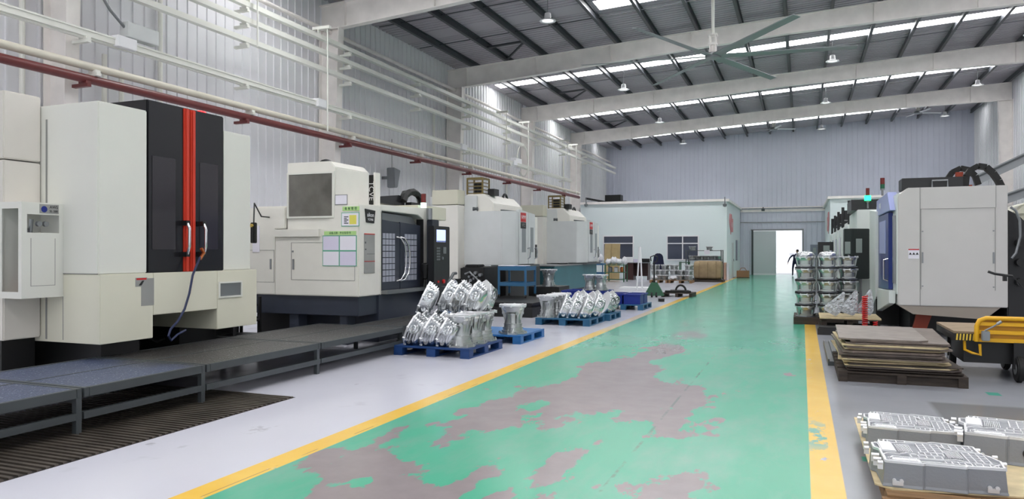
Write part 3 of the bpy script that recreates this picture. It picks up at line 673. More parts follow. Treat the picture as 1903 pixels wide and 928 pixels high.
# ------------------------------------------------------------------ machine 2: white machining centre with dark windowed doors
YM = 10.55; XM = -6.9
m2 = thing('machining_center', 'ivory machining center with dark sliding doors of small square panes', 'machine', (-7.8, 12.2, 0))
b = MB()
b.prism([(-8.63, .83), (XM, .83), (XM, 2.40), (-7.49, 2.40), (-7.49, 1.85), (-7.75, 1.85), (-8.63, 1.85)], 'y', YM, 11.22)
b.box(-9.6, -8.4, YM+.3, 12.6, .83, 2.37).box(-9.6, -8.63, YM+.02, YM+.3, .83, 2.37).box(-9.6, -8.42, YM+.02, YM+.3, 1.99, 2.37)
b.done('body_cover', 'ivory', m2, bevel=.015)
b = MB()
yd0, yd1 = 11.27, 12.78
b.prism([(11.22, .83), (11.22, 2.42), (13.1, 2.45), (13.1, 2.2), (yd1+.22, 2.2), (yd1+.22, .83), (yd1+.02, .83), (yd1+.02, 2.22), (yd1-.2, 2.30), (yd0, 2.32), (yd0, .83)], 'x', -7.3, XM)
b.box(-9.6, -7.3, 11.22, 13.0, 2.1, 2.44)
b.done('front_cover', 'ivory', m2, bevel=.01)
MB().box(-9.4, -7.0, 11.25, 13.0, .83, 2.1).done('inner_cabin', 'navy_dark', m2)
b = MB(); b.box(-9.5, XM-.05, YM+.05, 13.0, .50, .83).box(-9.5, XM-.02, 11.2, 13.0, .0, .90)
b.prism([(-8.4, .0), (-8.2, 0), (-8.2, .5), (-8.4, .5)], 'y', YM+.1, YM+.35).prism([(-7.35, .0), (-7.2, 0), (-7.2, .5), (-7.35, .5)], 'y', YM+.1, YM+.35)
b.done('machine_bed', 'navy', m2, bevel=.008)
b = MB().box(-9.4, -8.5, 11.0, 12.8, 0, .5); b.done('sump', 'black', m2)
# ledge
MB().box(XM-.02, XM+.12, 11.25, 13.0, .84, .90).done('door_ledge', 'grey_metal', m2)
# chamfered tower with window
tw = MB(); tx0, tx1, tz0, tz1 = -8.38, -7.38, 1.85, 3.14
tw.prism([(tx0, tz0), (tx1, tz0), (tx1, 3.03), (tx1-.12, tz1), (tx0, tz1)], 'y', YM+.02, 11.62)
tw = tw.done('column_cover', 'ivory', m2, bevel=.012)
MB().box(-8.33, -7.43, YM, YM+.03, 2.20, 2.93).done('window_pane', 'window_grey', tw)
MB().box(-8.37, -7.39, YM-.01, YM+.02, 2.17, 2.20).box(-8.37, -7.39, YM-.01, YM+.02, 2.93, 2.96).box(-8.37, -8.33, YM-.01, YM+.02, 2.2, 2.93).box(-7.43, -7.39, YM-.01, YM+.02, 2.2, 2.93).done('window_frame', 'cream', tw)
MB().tube([(-8.0+.14*math.cos(a*PI/8), YM+.6, 3.12+.11*math.sin(a*PI/8)) for a in range(9)], .035).done('top_hose', 'black', tw, smooth=True)
MB().prism([(tx0+.7, 1.85), (tx0+.7, 1.98), (-8.62, 1.98), (-8.62, 1.85)], 'y', YM-.04, YM+.02).done('drip_ledge', 'ivory', m2)
# vertical name plate on the far edge of the tower
npx = MB().box(-7.52, -7.40, 11.82, 11.92, 2.42, 3.02).done('name_plate', 'black', m2)
MB().box(-7.40, -7.36, 11.80, 11.96, 2.38, 3.06).done('plate_edge', 'ivory', m2)
text_part('plate_text', 'TCVE', 'white_plastic', npx, .15, face_my(-7.46, 11.815, 2.72) @ Matrix.Rotation(-PI/2, 4, 'Z'))
# side hatches
def seam_rect_y(par, x0, x1, z0, z1, y, t=.006):
    return MB().box(x0, x1, y-.004, y, z0, z0+t).box(x0, x1, y-.004, y, z1-t, z1).box(x0, x0+t, y-.004, y, z0, z1).box(x1-t, x1, y-.004, y, z0, z1).done('hatch_seam', 'seam', par)
seam_rect_y(m2, -8.28, -6.98, 1.10, 1.75, YM); seam_rect_y(m2, -9.55, -8.66, 1.05, 1.62, YM+.02)
MB().box(-8.25, -8.22, YM-.012, YM, 1.28, 1.46).box(-8.26, -8.23, YM-.01, YM, 1.58, 1.61).box(-8.75, -8.72, YM+.008, YM+.02, 1.28, 1.46).done('hatch_latch', 'grey_metal', m2)
# logo plate, instruction plate
pl = MB().prism([(10.72, 2.32), (11.04, 2.30), (11.00, 2.08), (10.76, 2.09)], 'x', XM, XM+.015).done('logo_plate', 'black', m2)
text_part('logo_text', 'aikon', 'white_plastic', pl, .10, face_x(XM+.018, 10.88, 2.22)); text_part('logo_text', 'YCM66', 'white_plastic', pl, .055, face_x(XM+.018, 10.88, 2.14))
pl = MB().box(XM, XM+.008, 10.70, 11.03, 1.22, 1.90).done('instruction_plate', 'grey_plate', m2)
MB().box(XM+.008, XM+.010, 10.70, 11.03, 1.885, 1.90).box(XM+.008, XM+.010, 10.70, 11.03, 1.42, 1.43).done('red_rule', 'red', pl)
MB().box(XM+.008, XM+.010, 10.78, 11.03, 1.55, 1.555).box(XM+.008, XM+.010, 10.72, 10.75, 1.73, 1.76).box(XM+.008, XM+.010, 10.72, 10.76, 1.62, 1.64).done('plate_marks', 'dark_steel', pl)
# doors with 4 x 8 panes, curved handles
def grid_door(y0, y1, gy0, gy1, right):
    d = MB().prism([(y0, .90), (y1, .90), (y1, 2.12 if not right else 2.10), (y0, 2.17 if not right else 2.14)], 'x', XM-.09, XM-.05).done('sliding_door', 'navy', m2, bevel=.006)
    cw = (gy1-gy0)/4; ch = (1.93-1.04)/8
    g = MB()
    for i in range(4):
        for j in range(8): g.box(XM-.05, XM-.046, gy0+i*cw+.009, gy0+(i+1)*cw-.009, 1.04+j*ch+.009, 1.04+(j+1)*ch-.009)
    g.done('window_pane', 'pane_bright', d)
    return d
mm('pane_bright', (.62,.63,.68), .15)
XD = XM-.05
qy = lambda px: QX(px, 470, XD).y
da = grid_door(yd0, qy(743), qy(710.5), qy(734), False); dbr = grid_door(qy(743)+.015, yd1, qy(751.5), qy(774.5), True)
MB().prism([(yd0, 2.17), (yd1-.25, 2.12), (yd1-.02, 2.12), (yd1-.22, 2.26), (yd0, 2.30)], 'x', XM-.20, XM-.12).done('door_header', 'grey_metal', m2)
MB().box(XM-.14, XM+.005, yd1, yd1+.025, .9, 2.22).box(XM-.10, XM+.004, yd0-.02, yd0, .9, 2.3).done('door_seal', 'black', m2)
for y, d in ((qy(747)-.0, da), (qy(754)-.0, dbr)):
    MB().tube([(XM-.05, y-.20, 1.86), (XM+.01, y-.15, 1.84), (XM+.03, y-.04, 1.72), (XM+.03, y+.01, 1.56), (XM+.03, y+.01, 1.36), (XM+.03, y-.04, 1.18), (XM+.01, y-.15, 1.07), (XM-.05, y-.20, 1.05)], .017, 10).done('door_handle', 'chrome', d, smooth=True)
# cable carrier and black duct on the roof
qq = lambda x, y, X=-7.7: (QX(x, y, X).y, QX(x, y, X).z)
MB().prism([qq(698, 376), qq(698, 366), qq(742, 363), qq(752, 368), qq(752, 384)], 'x', -7.9, -7.7).done('roof_duct', 'black_gloss', m2)
MB().tube([QX(x, y, -7.65) for x, y in ((750,374),(753,364),(760,358),(768,357),(775,361),(780,368),(782,377))], .075, 6).tube([QX(x, y, -7.8) for x, y in ((746,364),(749,357),(760,355),(766,358))], .025).box(-7.72, -7.58, qq(755, 366)[0], qq(776, 366)[0], 2.44, 2.62).done('cable_chain', 'black', m2)
MB().box(-8.3, -7.1, 12.95, 14.2, 2.25, 2.52).done('rear_box', 'beige', m2, bevel=.01)
lt = MB().cyl((-7.0, 13.0, 2.25), (-7.0, 13.0, 2.42), .02).cyl((-7.0, 13.0, 2.42), (-7.0, 13.0, 2.46), .05).done('signal_lamp', 'grey_metal', m2)
MB().cyl((-7.0, 13.0, 2.46), (-7.0, 13.0, 2.56), .058, n=16).done('lamp_lens', 'pale_lamp', lt); MB().cyl((-7.0, 13.0, 2.56), (-7.0, 13.0, 2.74), .05, n=16).done('lamp_lens', 'red_glass', lt)
mm('black_panel', (.11,.11,.12), .4)
# operator pendant
op = thing('operator_station', 'black operator panel with lit blue-white screen beside the sliding doors', 'control panel', (-6.6, 13.6, 0))
x = -6.62
yr_ = QX(803, 470, -6.75).y-(QX(806, 470, -6.62).y-13.02)
MB().box(-6.87, -6.75, yr_, 13.50, .55, 2.22).done('rear_housing', 'navy_dark', op, bevel=.01)
pb = MB().box(-6.75, x, 13.02, 13.72, .62, 2.09).done('panel_body', 'black_panel', op, bevel=.012)
MB().box(x, x+.006, 13.14, 13.52, 1.78, 2.02).done('screen', 'screen', pb); MB().box(x+.006, x+.008, 13.14, 13.52, 1.785, 1.80).done('screen_text', 'bin_blue', pb)
kk = MB()
for i in range(3):
    for j in range(5): kk.box(x, x+.01, 13.14+i*.05, 13.175+i*.05, 1.42+j*.055, 1.455+j*.055)
kk.box(x, x+.01, 13.42, 13.54, 1.55, 1.68).cyl((x, 13.38, 1.46), (x+.02, 13.38, 1.46), .03)
kk.done('key_pad', 'grey_metal', pb); MB().cyl((x, 13.42, 1.00), (x+.03, 13.42, 1.00), .04, n=16).cyl((x, 13.2, 1.0), (x+.02, 13.2, 1.0), .022).done('stop_button', 'red', pb)
MB().cyl((-6.81, 13.2, 2.22), (-6.81, 13.2, 2.44), .06, n=12).done('arm', 'grey_metal', op)
op.location.y += QX(806, 470, -6.62).y - 13.02
tag(MB().lathe([(.01,-.2),(.05,-.18),(.055,-.05),(.075,0),(.075,.10),(.03,.12)], (-6.82, QX(790, 500, -6.82).y, 1.25), 16).tube([(-6.82, QX(790, 500, -6.82).y, z_) for z_ in (1.06, .8, .60)], .012).done('hand_wheel', 'black_dirty', smooth=True), 'black handheld jog dial hooked on the white post right of the sliding doors', 'hand wheel')
t = thing('valve_wheel', 'silver spoked hand wheel on a pipe bracket behind the front pallet of castings', 'wheel', (-6.2, 13.0, .6))
c = QX(843, 538, -6.1)
MB().tube([(c.x, c.y+.17*math.cos(a*PI/12), c.z+.17*math.sin(a*PI/12)) for a in range(25)], .022).done('wheel_rim', 'chrome', t, smooth=True)
MB().bar((c.x, c.y-.17, c.z), (c.x, c.y+.17, c.z), .02, .02).bar((c.x, c.y, c.z-.17), (c.x, c.y, c.z+.17), .02, .02).cyl((c.x-.2, c.y, c.z), (c.x+.03, c.y, c.z), .035).box(c.x-.24, c.x-.12, c.y-.08, c.y+.08, .401, c.z+.05).tube([(c.x, c.y-.35, c.z-.1), (c.x, c.y-.2, c.z+.15), (c.x, c.y, c.z+.3), (c.x, c.y+.1, c.z+.3)], .03).done('wheel_bracket', 'dark_steel', t)
# paper holders on machine 2
def holder(px0, py0, px1, py1, label, rows, header, extra=None):
    x0, x1, z0, z1 = ry(px0, py0, px1, py1, YM); nc, nr = rows
    t = thing('notice_holder', label, 'notice', ((x0+x1)/2, YM, z0)); y = YM
    f = MB(); f.box(x0, x1, y-.008, y-.001, z0, z1); f.done('frame', 'frame_green' if header else 'grey_metal', t)
    cw = (x1-x0)/nc; ch = (z1-z0)/nr
    for i in range(nc):
        for j in range(nr): MB().box(x0+i*cw+.012, x0+(i+1)*cw-.012, y-.010, y-.008, z0+j*ch+.012, z0+(j+1)*ch-.012).done('paper_sheet', 'paper_lilac' if (i+j) % 2 else 'paper', t)
    if header:
        h0, h1, g0, g1 = ry(*header, YM); hp = MB().box(h0, h1, y-.008, y-.001, g0, g1).done('header_strip', 'paper_green', t)
        text_part('header_text', extra or '', 'green_paint', hp, (g1-g0)*.7, face_my((h0+h1)/2, y-.010, (g0+g1)/2))
    return t
holder(623, 362, 646, 381, 'small framed white notice at the top corner of the ivory machine', (1, 1), None)
t = holder(635, 395, 668, 421, 'framed notice with a yellow chart below a short green header strip', (1, 1), (637, 384, 668, 392), '看 板 管 理')
x0, x1, z0, z1 = ry(650, 400, 663, 417, YM); MB().box(x0, x1, YM-.012, YM-.010, z0, z1).done('chart', 'yellow', t)
x0, x1, z0, z1 = ry(640, 401, 648, 416, YM); q = MB()
for j in range(5): q.box(x0, x1-(j % 2)*.03, YM-.012, YM-.010, z0+j*(z1-z0)/5, z0+(j+.5)*(z1-z0)/5)
q.done('chart_text', 'dark_steel', t)
t = holder(600, 438, 663, 495, 'large green framed holder of four sheets under a long green header', (2, 2), (603, 430, 662, 437), '设备点检 · 作业指导书')
tag(MB().box(-9.13, -8.98, YM+.01, YM+.018, 1.58, 2.05).done('notice_sheet', 'paper'), 'pale instruction sheet on the side cabinet left of the ivory machine', 'notice')

# ------------------------------------------------------------------ machines 3 and 4: a matching pair
def cell(root, xs, ys, zb, H, L, s, mag):
    """xs, ys: near front corner of the side cover; zb: underside of the covers; H, L: height and length of the cover"""
    T = Matrix.Translation((xs, ys, zb)); h = H; l = L; F = .26*s
    def D(mb, n, m, par=root, **k): mb.rot(T); return mb.done(n, m, par, **k)
    D(MB().prism([(-1.05*s, 0), (0, 0), (F, .25*s), (F, .40*s), (-1.05*s, .40*s)], 'z', 0, h).box(-1.9*s, .05*s, .38*s, l, 0, h-.03).box(-1.9*s, -.66*s, .03, l, 0, h+.38*s), 'side_cover', 'grey_white', bevel=.014)
    D(MB().prism([(-.95*s, h-.05), (-.25*s, h-.05), (-.25*s, h+.18*s), (-.50*s, h+.42*s), (-.95*s, h+.42*s)], 'y', .10*s, l+.2*s), 'roof_cover', 'ivory', bevel=.02)
    y0 = .42*s; w = l-y0
    for k, (a, b) in enumerate(((y0, y0+w*.44), (y0+w*.45, y0+w*.80))):
        za = h+.06-(a-y0)*.06; zc = h+.06-(b-y0)*.06
        d = D(MB().prism([(a, .02), (b, .02), (b, zc), (a, za)], 'x', F-.08, F+.02), 'door', 'grey_white', bevel=.012)
        D(MB().box(F+.02, F+.026, a+(b-a)*.30, a+(b-a)*.72, h*.24, h*.72), 'window_pane', 'grey_paint', d)
        D(MB().tube([(F+.02, b-.06, .40*s), (F+.09, b-.05, .42*s), (F+.11, b-.05, .33*s), (F+.09, b-.05, .18*s), (F+.02, b-.05, .14*s)], .02), 'door_handle', 'chrome', d, smooth=True)
        if k == 0:
            b1_ = D(MB().box(F+.02, F+.026, a+.10*s, a+.46*s, h-.24*s, h-.02*s), 'maker_badge', 'red', d); text_part('badge_text', 'NMM', 'white_plastic', b1_, .13*s, T @ face_x(F+.03, a+.28*s, h-.13*s))
            b2_ = D(MB().box(F+.02, F+.026, a+.10*s, a+.46*s, h-.40*s, h-.25*s), 'model_badge', 'black', d); text_part('badge_text', 'VTC', 'grey_plate', b2_, .11*s, T @ face_x(F+.03, a+.28*s, h-.325*s))
    D(MB().box(F-.14, F-.03, y0+w*.81, l, 0, h-.10), 'front_post', 'ivory', bevel=.01)
    D(MB().box(F-.03, F-.01, y0+w*.85, y0+w*.95, .15*s, .5*s), 'control_box', 'black')
    D(MB().prism([(-.25*s, -.06*s), (F+.04, .12*s), (F+.04, l), (-.25*s, l)], 'z', -.07, -.002), 'drip_skirt', 'dark_steel')
    mx0, mx1, my0 = mag
    D(MB().box(mx0, mx1, my0, .06, -zb+.8, h+.14*s), 'magazine_cover', 'ivory', bevel=.01)
    D(MB().box(mx0, mx1, my0, .06, h+.155*s, h+.50*s), 'magazine_lid', 'beige', bevel=.01)
    cg = MB(); cx, cy, cz = -.78*s, .40*s, h+.42*s
    for i in (0, 1):
        for j in (0, 1): cg.box(cx-.2*s+i*.4*s-.02, cx-.2*s+i*.4*s+.02, cy-.2*s+j*.4*s-.02, cy-.2*s+j*.4*s+.02, cz, cz+.40*s)
    for kz in range(5): cg.box(cx-.2*s, cx+.2*s, cy-.21*s, cy-.19*s, cz+.02+kz*.085*s, cz+.045+kz*.085*s).box(cx+.19*s, cx+.21*s, cy-.2*s, cy+.2*s, cz+.02+kz*.085*s, cz+.045+kz*.085*s)
    cg.box(cx-.2*s, cx+.2*s, cy-.2*s, cy+.2*s, cz+.38*s, cz+.41*s)
    D(cg, 'motor_cage', 'bronze'); D(MB().cyl((cx, cy, cz), (cx, cy, cz+.30*s), .11*s), 'motor', 'black')
    D(MB().box(cx+.25*s, cx+.42*s, cy, cy+.3*s, cz-.02, cz+.14*s), 'terminal_box', 'black_dirty')
    D(MB().tube([(-.5*s, l-.4*s+.17*s*math.cos(a*PI/8), h+.30*s+.20*s*math.sin(a*PI/8)) for a in range(9)], .03*s), 'roof_hose', 'black', smooth=True)
    D(MB().tube([(-.72*s, .06*s, h+.06*s), (-.3*s, .4*s, h+.05*s), (-.1*s, 1.2*s, h+.04*s)], .02*s).cyl((-.76*s, .03*s, h+.06*s), (-.64*s, .07*s, h+.06*s), .045*s), 'rail_rod', 'dark_steel', smooth=True)
m3 = thing('machining_center', 'grey-white machining center on a black base with red badge, before its teal twin', 'machine', (-8.6, 20.8, 0))
cell(m3, -8.02, 19.6, 1.19, 1.57, 2.25, 1.225, (-2.03, -1.19, -.42))
MB().box(-10.4, -7.80, 19.35, 22.3, 0, 1.11).done('machine_base', 'black', m3, bevel=.01)
m4 = thing('machining_center', 'farther grey-white machining center with red badge and teal base', 'machine', (-8.6, 27.8, 0))
cell(m4, -7.93, 26.84, 1.16, 1.58, 2.2, 1.22, (-2.12, -1.19, -.42))
MB().box(-9.6, -7.75, 23.6, 29.1, .22, 1.08).done('machine_base', 'teal', m4, bevel=.01)
MB().box(-9.6, -7.76, 23.57, 23.598, .26, 1.06).done('tank_end', 'teal_dark', m4)
MB().box(-9.65, -7.72, 23.54, 29.1, 1.08, 1.11).done('tank_lid', 'grey_metal', m4)
MB().box(-9.4, -8.0, 23.8, 29.0, 0, .22).done('plinth', 'black', m4)
# black Y6 hydraulic unit
x0, x1, z0, z1 = ry(858, 497, 903, 560, 18.0)
t = thing('hydraulic_unit', 'dirty black hydraulic unit chalked Y6 at the near end of the black base', 'machine', ((x0+x1)/2, 18.5, 0))
MB().box(x0, x1-.05, 18.0, 19.0, 0, z1).box(x0+.08, x1-.25, 18.05, 18.5, z1, z1+.07).done('unit_body', 'black_dirty', t, bevel=.02)
q = MB()
for i in range(9): q.cyl((x0+.22+.045*i, 18.0, z1-.15-.05*((i*7) % 5)), (x0+.22+.045*i, 17.88, z1-.15-.05*((i*7) % 5)), .02+.012*(i % 3))
q.tube([(x0+.15, 17.88, z1-.18), (x0+.3, 17.86, z1-.12), (x1-.15, 17.88, z1-.36), (x1-.2, 17.88, z1-.75)], .025); q.done('valve_block', 'grey_metal', t, smooth=True)
text_part('chalk_mark', 'Y6', 'white_plastic', t, .30, face_my(x0+.16, 17.985, z1-.46))
# operator step and blue cart
tag(MB().box(-7.75, -6.0, 16.6, 18.2, .0, .24).box(-7.75, -6.0, 16.6, 19.3, .30, .35).box(-7.7, -6.05, 16.65, 19.25, .24, .30).done('operator_step', 'black_dirty'), 'low black operator step in front of the black base', 'step')
def cart(cx, cy, w, d, h, z0, label, m):
    t = thing('utility_cart', label, 'cart', (cx, cy, z0))
    for sx in (-1, 1):
        for sy in (-1, 1):
            X, Y = cx+sx*(w/2-.02), cy+sy*(d/2-.02)
            lg = MB().box(X-.025, X+.025, Y-.025, Y+.025, z0+.08, z0+h).done('leg', m, t); MB().cyl((X-.015, Y, z0+.04), (X+.015, Y, z0+.04), .04, n=12).done('caster', 'black', lg)
    for z in (z0+h-.10, z0+.38*h):
        MB().box(cx-w/2, cx+w/2, cy-d/2, cy+d/2, z-.01, z+.01).box(cx-w/2, cx+w/2, cy-d/2, cy-d/2+.02, z, z+.09).box(cx-w/2, cx+w/2, cy+d/2-.02, cy+d/2, z, z+.09).box(cx-w/2, cx-w/2+.02, cy-d/2, cy+d/2, z, z+.09).box(cx+w/2-.02, cx+w/2, cy-d/2, cy+d/2, z, z+.09).done('shelf', m, t, bevel=.004)
    return t
a = QZ(932, 552, .35); bq = QZ(979, 554, .35)
cart((a.x+bq.x)/2, a.y+.15, bq.x-a.x, .80, .84, .35, 'blue two shelf cart with a white cloth on top, before the black base', 'cart_blue')
tag(MB().box(a.x-.02, a.x+.42, a.y-.2, a.y+.1, 1.192, 1.215).box(a.x+.2, a.x+.70, a.y+.0, a.y+.4, 1.192, 1.21).done('cleaning_cloth', 'paper', bevel=.008), 'crumpled white cloth lying on the blue cart', 'cloth')
# ------------------------------------------------------------------ castings
def lobed(R0, n_bolt, z, c=(0, 0), sx=1, sy=1, n=60, amp=.06):
    return [(c[0]+sx*R0*(1+amp*max(0, math.cos(n_bolt*t))**3)*math.cos(t), c[1]+sy*R0*(1+amp*max(0, math.cos(n_bolt*t))**3)*math.sin(t), z) for t in (2*PI*i/n for i in range(n))]
def supel(a, b, p, z, n=32):
    o = []
    for i in range(n):
        t = 2*PI*(i+.5)/n; c, s = math.cos(t), math.sin(t)
        o.append((a*math.copysign(abs(c)**p, c), b*math.copysign(abs(s)**p, s), z))
    return o
def recess(mb, rows, ri, ci, depth, c=(0, 0)):
    """sink a patch of faces of a loft into the body to leave a window in the wall"""
    fs = [rows[i][j] for i in ri for j in ci]
    r = bmesh.ops.inset_region(mb.bm, faces=fs, thickness=.006, depth=0)
    r2 = bmesh.ops.extrude_face_region(mb.bm, geom=fs)
    vs = [v for v in r2['geom'] if isinstance(v, bmesh.types.BMVert)]
    bmesh.ops.delete(mb.bm, geom=fs, context='FACES')
    for v in vs:
        d = Vector((c[0]-v.co.x, c[1]-v.co.y, 0)); d.normalize(); v.co += d*depth
def make_housing():          # waisted gearbox housing standing on its round flange, wide square-ish flange on top
    t = thing('gearbox_housing', 'x', 'casting', (0,0,0), 'cast housings on the blue pallets')
    mb = MB()
    rows = mb.loft([supel(.185,.185,1,.02), supel(.185,.185,1,.05), supel(.165,.165,1,.06), supel(.165,.165,1,.10), supel(.150,.150,1,.11), supel(.148,.148,1,.16),
                    supel(.140,.14,.9,.17), supel(.135,.13,.85,.24), supel(.135,.13,.8,.31), supel(.150,.145,.75,.36), supel(.175,.165,.7,.42), supel(.195,.18,.65,.465)])
    recess(mb, rows, (6, 7, 8), (21, 22, 23, 24, 25), .05); recess(mb, rows, (6, 7, 8), (4, 5, 6, 7, 8), .05)
    for k in range(12):
        a = 2*PI*k/12+.13; r0 = .15
        if abs(math.cos(a)) < .55: mb.bar((.15*math.cos(a), .15*math.sin(a), .11), (.185*math.cos(a), .185*math.sin(a), .03), .012, .02); continue
        mb.bar((.12*math.cos(a), .12*math.sin(a), .20), (.185*math.cos(a), .175*math.sin(a), .45), .012, .03)
    for z in (.055, .105, .165, .335): mb.lathe([(.14,-.006),(.185 if z < .06 else .172 if z < .11 else .158,-.006),(.185 if z < .06 else .172 if z < .11 else .158,.006),(.14,.006)], (0,0,z), 32)
    for a in (-1.1, -2.05, 1.3, .2, 3.0): mb.cyl((.15*math.cos(a), .15*math.sin(a), .34), (.18*math.cos(a), .18*math.sin(a), .34), .025, n=12)
    mb.done('housing_body', 'cast_matte', t, smooth=True)
    mb = MB(); mb.loft([lobed(.225, 10, 0), lobed(.225, 10, .022)])
    for k in range(10): a = 2*PI*k/10; mb.cyl((.222*math.cos(a), .222*math.sin(a), .02), (.222*math.cos(a), .222*math.sin(a), .04), .016, n=10)
    mb.done('bottom_flange', 'cast_matte', t, smooth=True)
    mb = MB(); mb.loft([supel(.215,.195,.6,.455), supel(.225,.205,.6,.462), supel(.225,.205,.6,.482), supel(.19,.17,.6,.482), supel(.17,.15,.6,.40)], True, True)
    for k in range(10):
        a = 2*PI*k/10+.3; c, s_ = math.cos(a), math.sin(a); mb.cyl((.21*math.copysign(abs(c)**.6, c), .19*math.copysign(abs(s_)**.6, s_), .44), (.21*math.copysign(abs(c)**.6, c), .19*math.copysign(abs(s_)**.6, s_), .487), .018, n=10)
    mb.done('top_flange', 'machined', t, smooth=True)
    return t
def drop(sc, x, n=40, w=.185, h=.27):      # teardrop outline in the y-z plane, tall, round foot
    o = []
    for i in range(n):
        a = 2*PI*i/n; k = 1+.05*max(0, math.cos(9*a))**3
        o.append((x, sc*k*w*math.sin(a)*(1-.16*math.cos(a)), .27+sc*k*h*math.cos(a)))
    return o
def make_bell(tilt=24):                    # bell housing leaning on its neighbour: scalloped flange, ribbed cone, bearing port
    t = thing('bell_housing', 'x', 'casting', (0,0,0), 'leaning bell housings')
    RT = Matrix.Rotation(R(tilt), 4, 'Y') @ Matrix.Diagonal((.84, 1, 1, 1))
    def D(mb, n, m): mb.rot(RT); return mb.done(n, m, t, smooth=True)
    mb = MB(); rings = []
    for i, (sc, x) in enumerate(((.95,.02),(.95,.06),(.91,.065),(.91,.11),(.87,.115),(.87,.16),(.82,.165),(.80,.21),(.70,.245),(.50,.27),(.30,.275))): rings.append(drop(sc, x))
    mb.loft(rings)
    for k in range(10):
        a = 2*PI*k/10+.3; p = lambda sc, x: (x, sc*.185*math.sin(a)*(1-.22*math.cos(a)), .27+sc*.27*math.cos(a))
        mb.bar(p(.97, .03), p(.55, .24), .012, .03)
    for x, sc in ((.063,1.0),(.113,.96),(.163,.92),(.205,.86)): mb.loft([drop(sc-.1, x-.006), drop(sc, x-.006), drop(sc, x+.006), drop(sc-.1, x+.006)])
    D(mb, 'cone_body', 'cast')
    mb = MB(); mb.loft([drop(1.0, -.004), drop(1.0, .026)])
    for k in range(9):
        a = 2*PI*k/9; mb.cyl((-.008, .185*math.sin(a)*(1-.22*math.cos(a)), .27+.27*math.cos(a)), (.042, .185*math.sin(a)*(1-.22*math.cos(a)), .27+.27*math.cos(a)), .016, n=10)
    D(mb, 'flange', 'machined')
    mb = MB(); c = Vector((.13, -.14, .35)); d = Vector((.10, -.98, .10)).normalized()
    u = d.orthogonal().normalized(); v = d.cross(u)
    cir = lambda r, o: [c+d*o+u*r*math.cos(2*PI*i/24)+v*r*math.sin(2*PI*i/24) for i in range(24)]
    mb.loft([cir(.10, -.05), cir(.10, .035), cir(.082, .035), cir(.078, -.02), cir(.045, -.02), cir(.045, .02), cir(.028, .03), cir(.025, -.01)], True, True)
    D(mb, 'bearing_port', 'cast')
    mb = MB(); mb.cyl((.12, -.08, .12), (.12, -.15, .12), .045).cyl((.18, -.06, .16), (.20, -.13, .16), .03).bar((.05, -.16, .15), (.22, -.10, .22), .02, .05); D(mb, 'side_boss', 'cast')
    return t
def make_case():                           # squat gearbox case for the stacks: wide flanges, boxy walls with a window
    t = thing('gearbox_case', 'x', 'casting', (0,0,0), 'stacked cast gearbox cases')
    mb = MB(); rows = mb.loft([supel(.150,.145,.6,.015), supel(.150,.145,.6,.045), supel(.158,.15,.55,.06), supel(.162,.155,.5,.15), supel(.170,.16,.5,.165), supel(.195,.18,.6,.215)])
    recess(mb, rows, (2,), (20, 21, 22, 23, 24, 25, 26, 27), .035); recess(mb, rows, (2,), (12, 13, 14, 15, 16, 17), .03)
    for k in range(10):
        a = 2*PI*k/10+.2
        if math.sin(a) > -.6: mb.bar((.15*math.cos(a), .145*math.sin(a), .03), (.185*math.cos(a), .175*math.sin(a), .21), .014, .03)
    mb.cyl((.05, -.13, .19), (.05, -.185, .19), .022, n=12).cyl((-.08, -.13, .19), (-.08, -.18, .19), .018, n=12).bar((-.13, -.165, .045), (.13, -.165, .045), .012, .02)
    mb.done('case_body', 'cast_matte', t, smooth=True)
    mb = MB(); mb.loft([lobed(.185, 8, 0), lobed(.185, 8, .018)]); mb.done('bottom_flange', 'cast_grey', t, smooth=True)
    mb = MB(); mb.loft([lobed(.205, 9, .212), lobed(.205, 9, .232)])
    for k in range(9): a = 2*PI*k/9; mb.cyl((.20*math.cos(a), .20*math.sin(a), .20), (.20*math.cos(a), .20*math.sin(a), .245), .016, n=8)
    mb.done('top_flange', 'machined', t, smooth=True)
    return t
mm('pallet_blue2', (.16,.42,.66), .4, var=.12)
H0 = make_housing(); B0 = make_bell(); C0 = make_case(); used = set()
def put(proto, loc, rz, label, group=None, sc=1.0):
    o = proto if proto.name not in used else copy_tree(proto)
    used.add(proto.name); o.location = loc; o.rotation_euler = (0, 0, rz); o.scale = (sc, sc, sc)
    o['label'] = label
    if group: o['group'] = group
    return o
def pallet(x0, x1, y0, y1, label, m, h=.15, grp='blue plastic pallets'):
    t = thing('pallet', label, 'pallet', ((x0+x1)/2, (y0+y1)/2, 0), grp)
    MB().box(x0, x1, y0, y1, h-.03, h).done('deck', m, t, bevel=.005)
    xs = [x0, (x0+x1)/2-.075, x1-.15]; ys = [y0, (y0+y1)/2-.075, y1-.15]
    for x in xs:
        for y in ys: MB().box(x, x+.15, y, y+.15, .018, h-.03).done('block', m, t, bevel=.006)
    for x in xs: MB().box(x, x+.15, y0, y1, 0, .02).done('skid', m, t)
    return t
def wood_pallet(x0, x1, y0, y1, label, m, h=.14, z=0, grp=None):
    t = thing('wooden_pallet', label, 'pallet', ((x0+x1)/2, (y0+y1)/2, z), grp)
    n = 6; p = (y1-y0)/n
    for i in range(n): MB().box(x0, x1, y0+i*p, y0+i*p+p*.78, z+h-.02, z+h).done('deck_board', m, t)
    for x in (x0, (x0+x1)/2-.05, x1-.10): MB().box(x, x+.10, y0, y1, z+.0, z+h-.02).done('bearer', m, t)
    return t
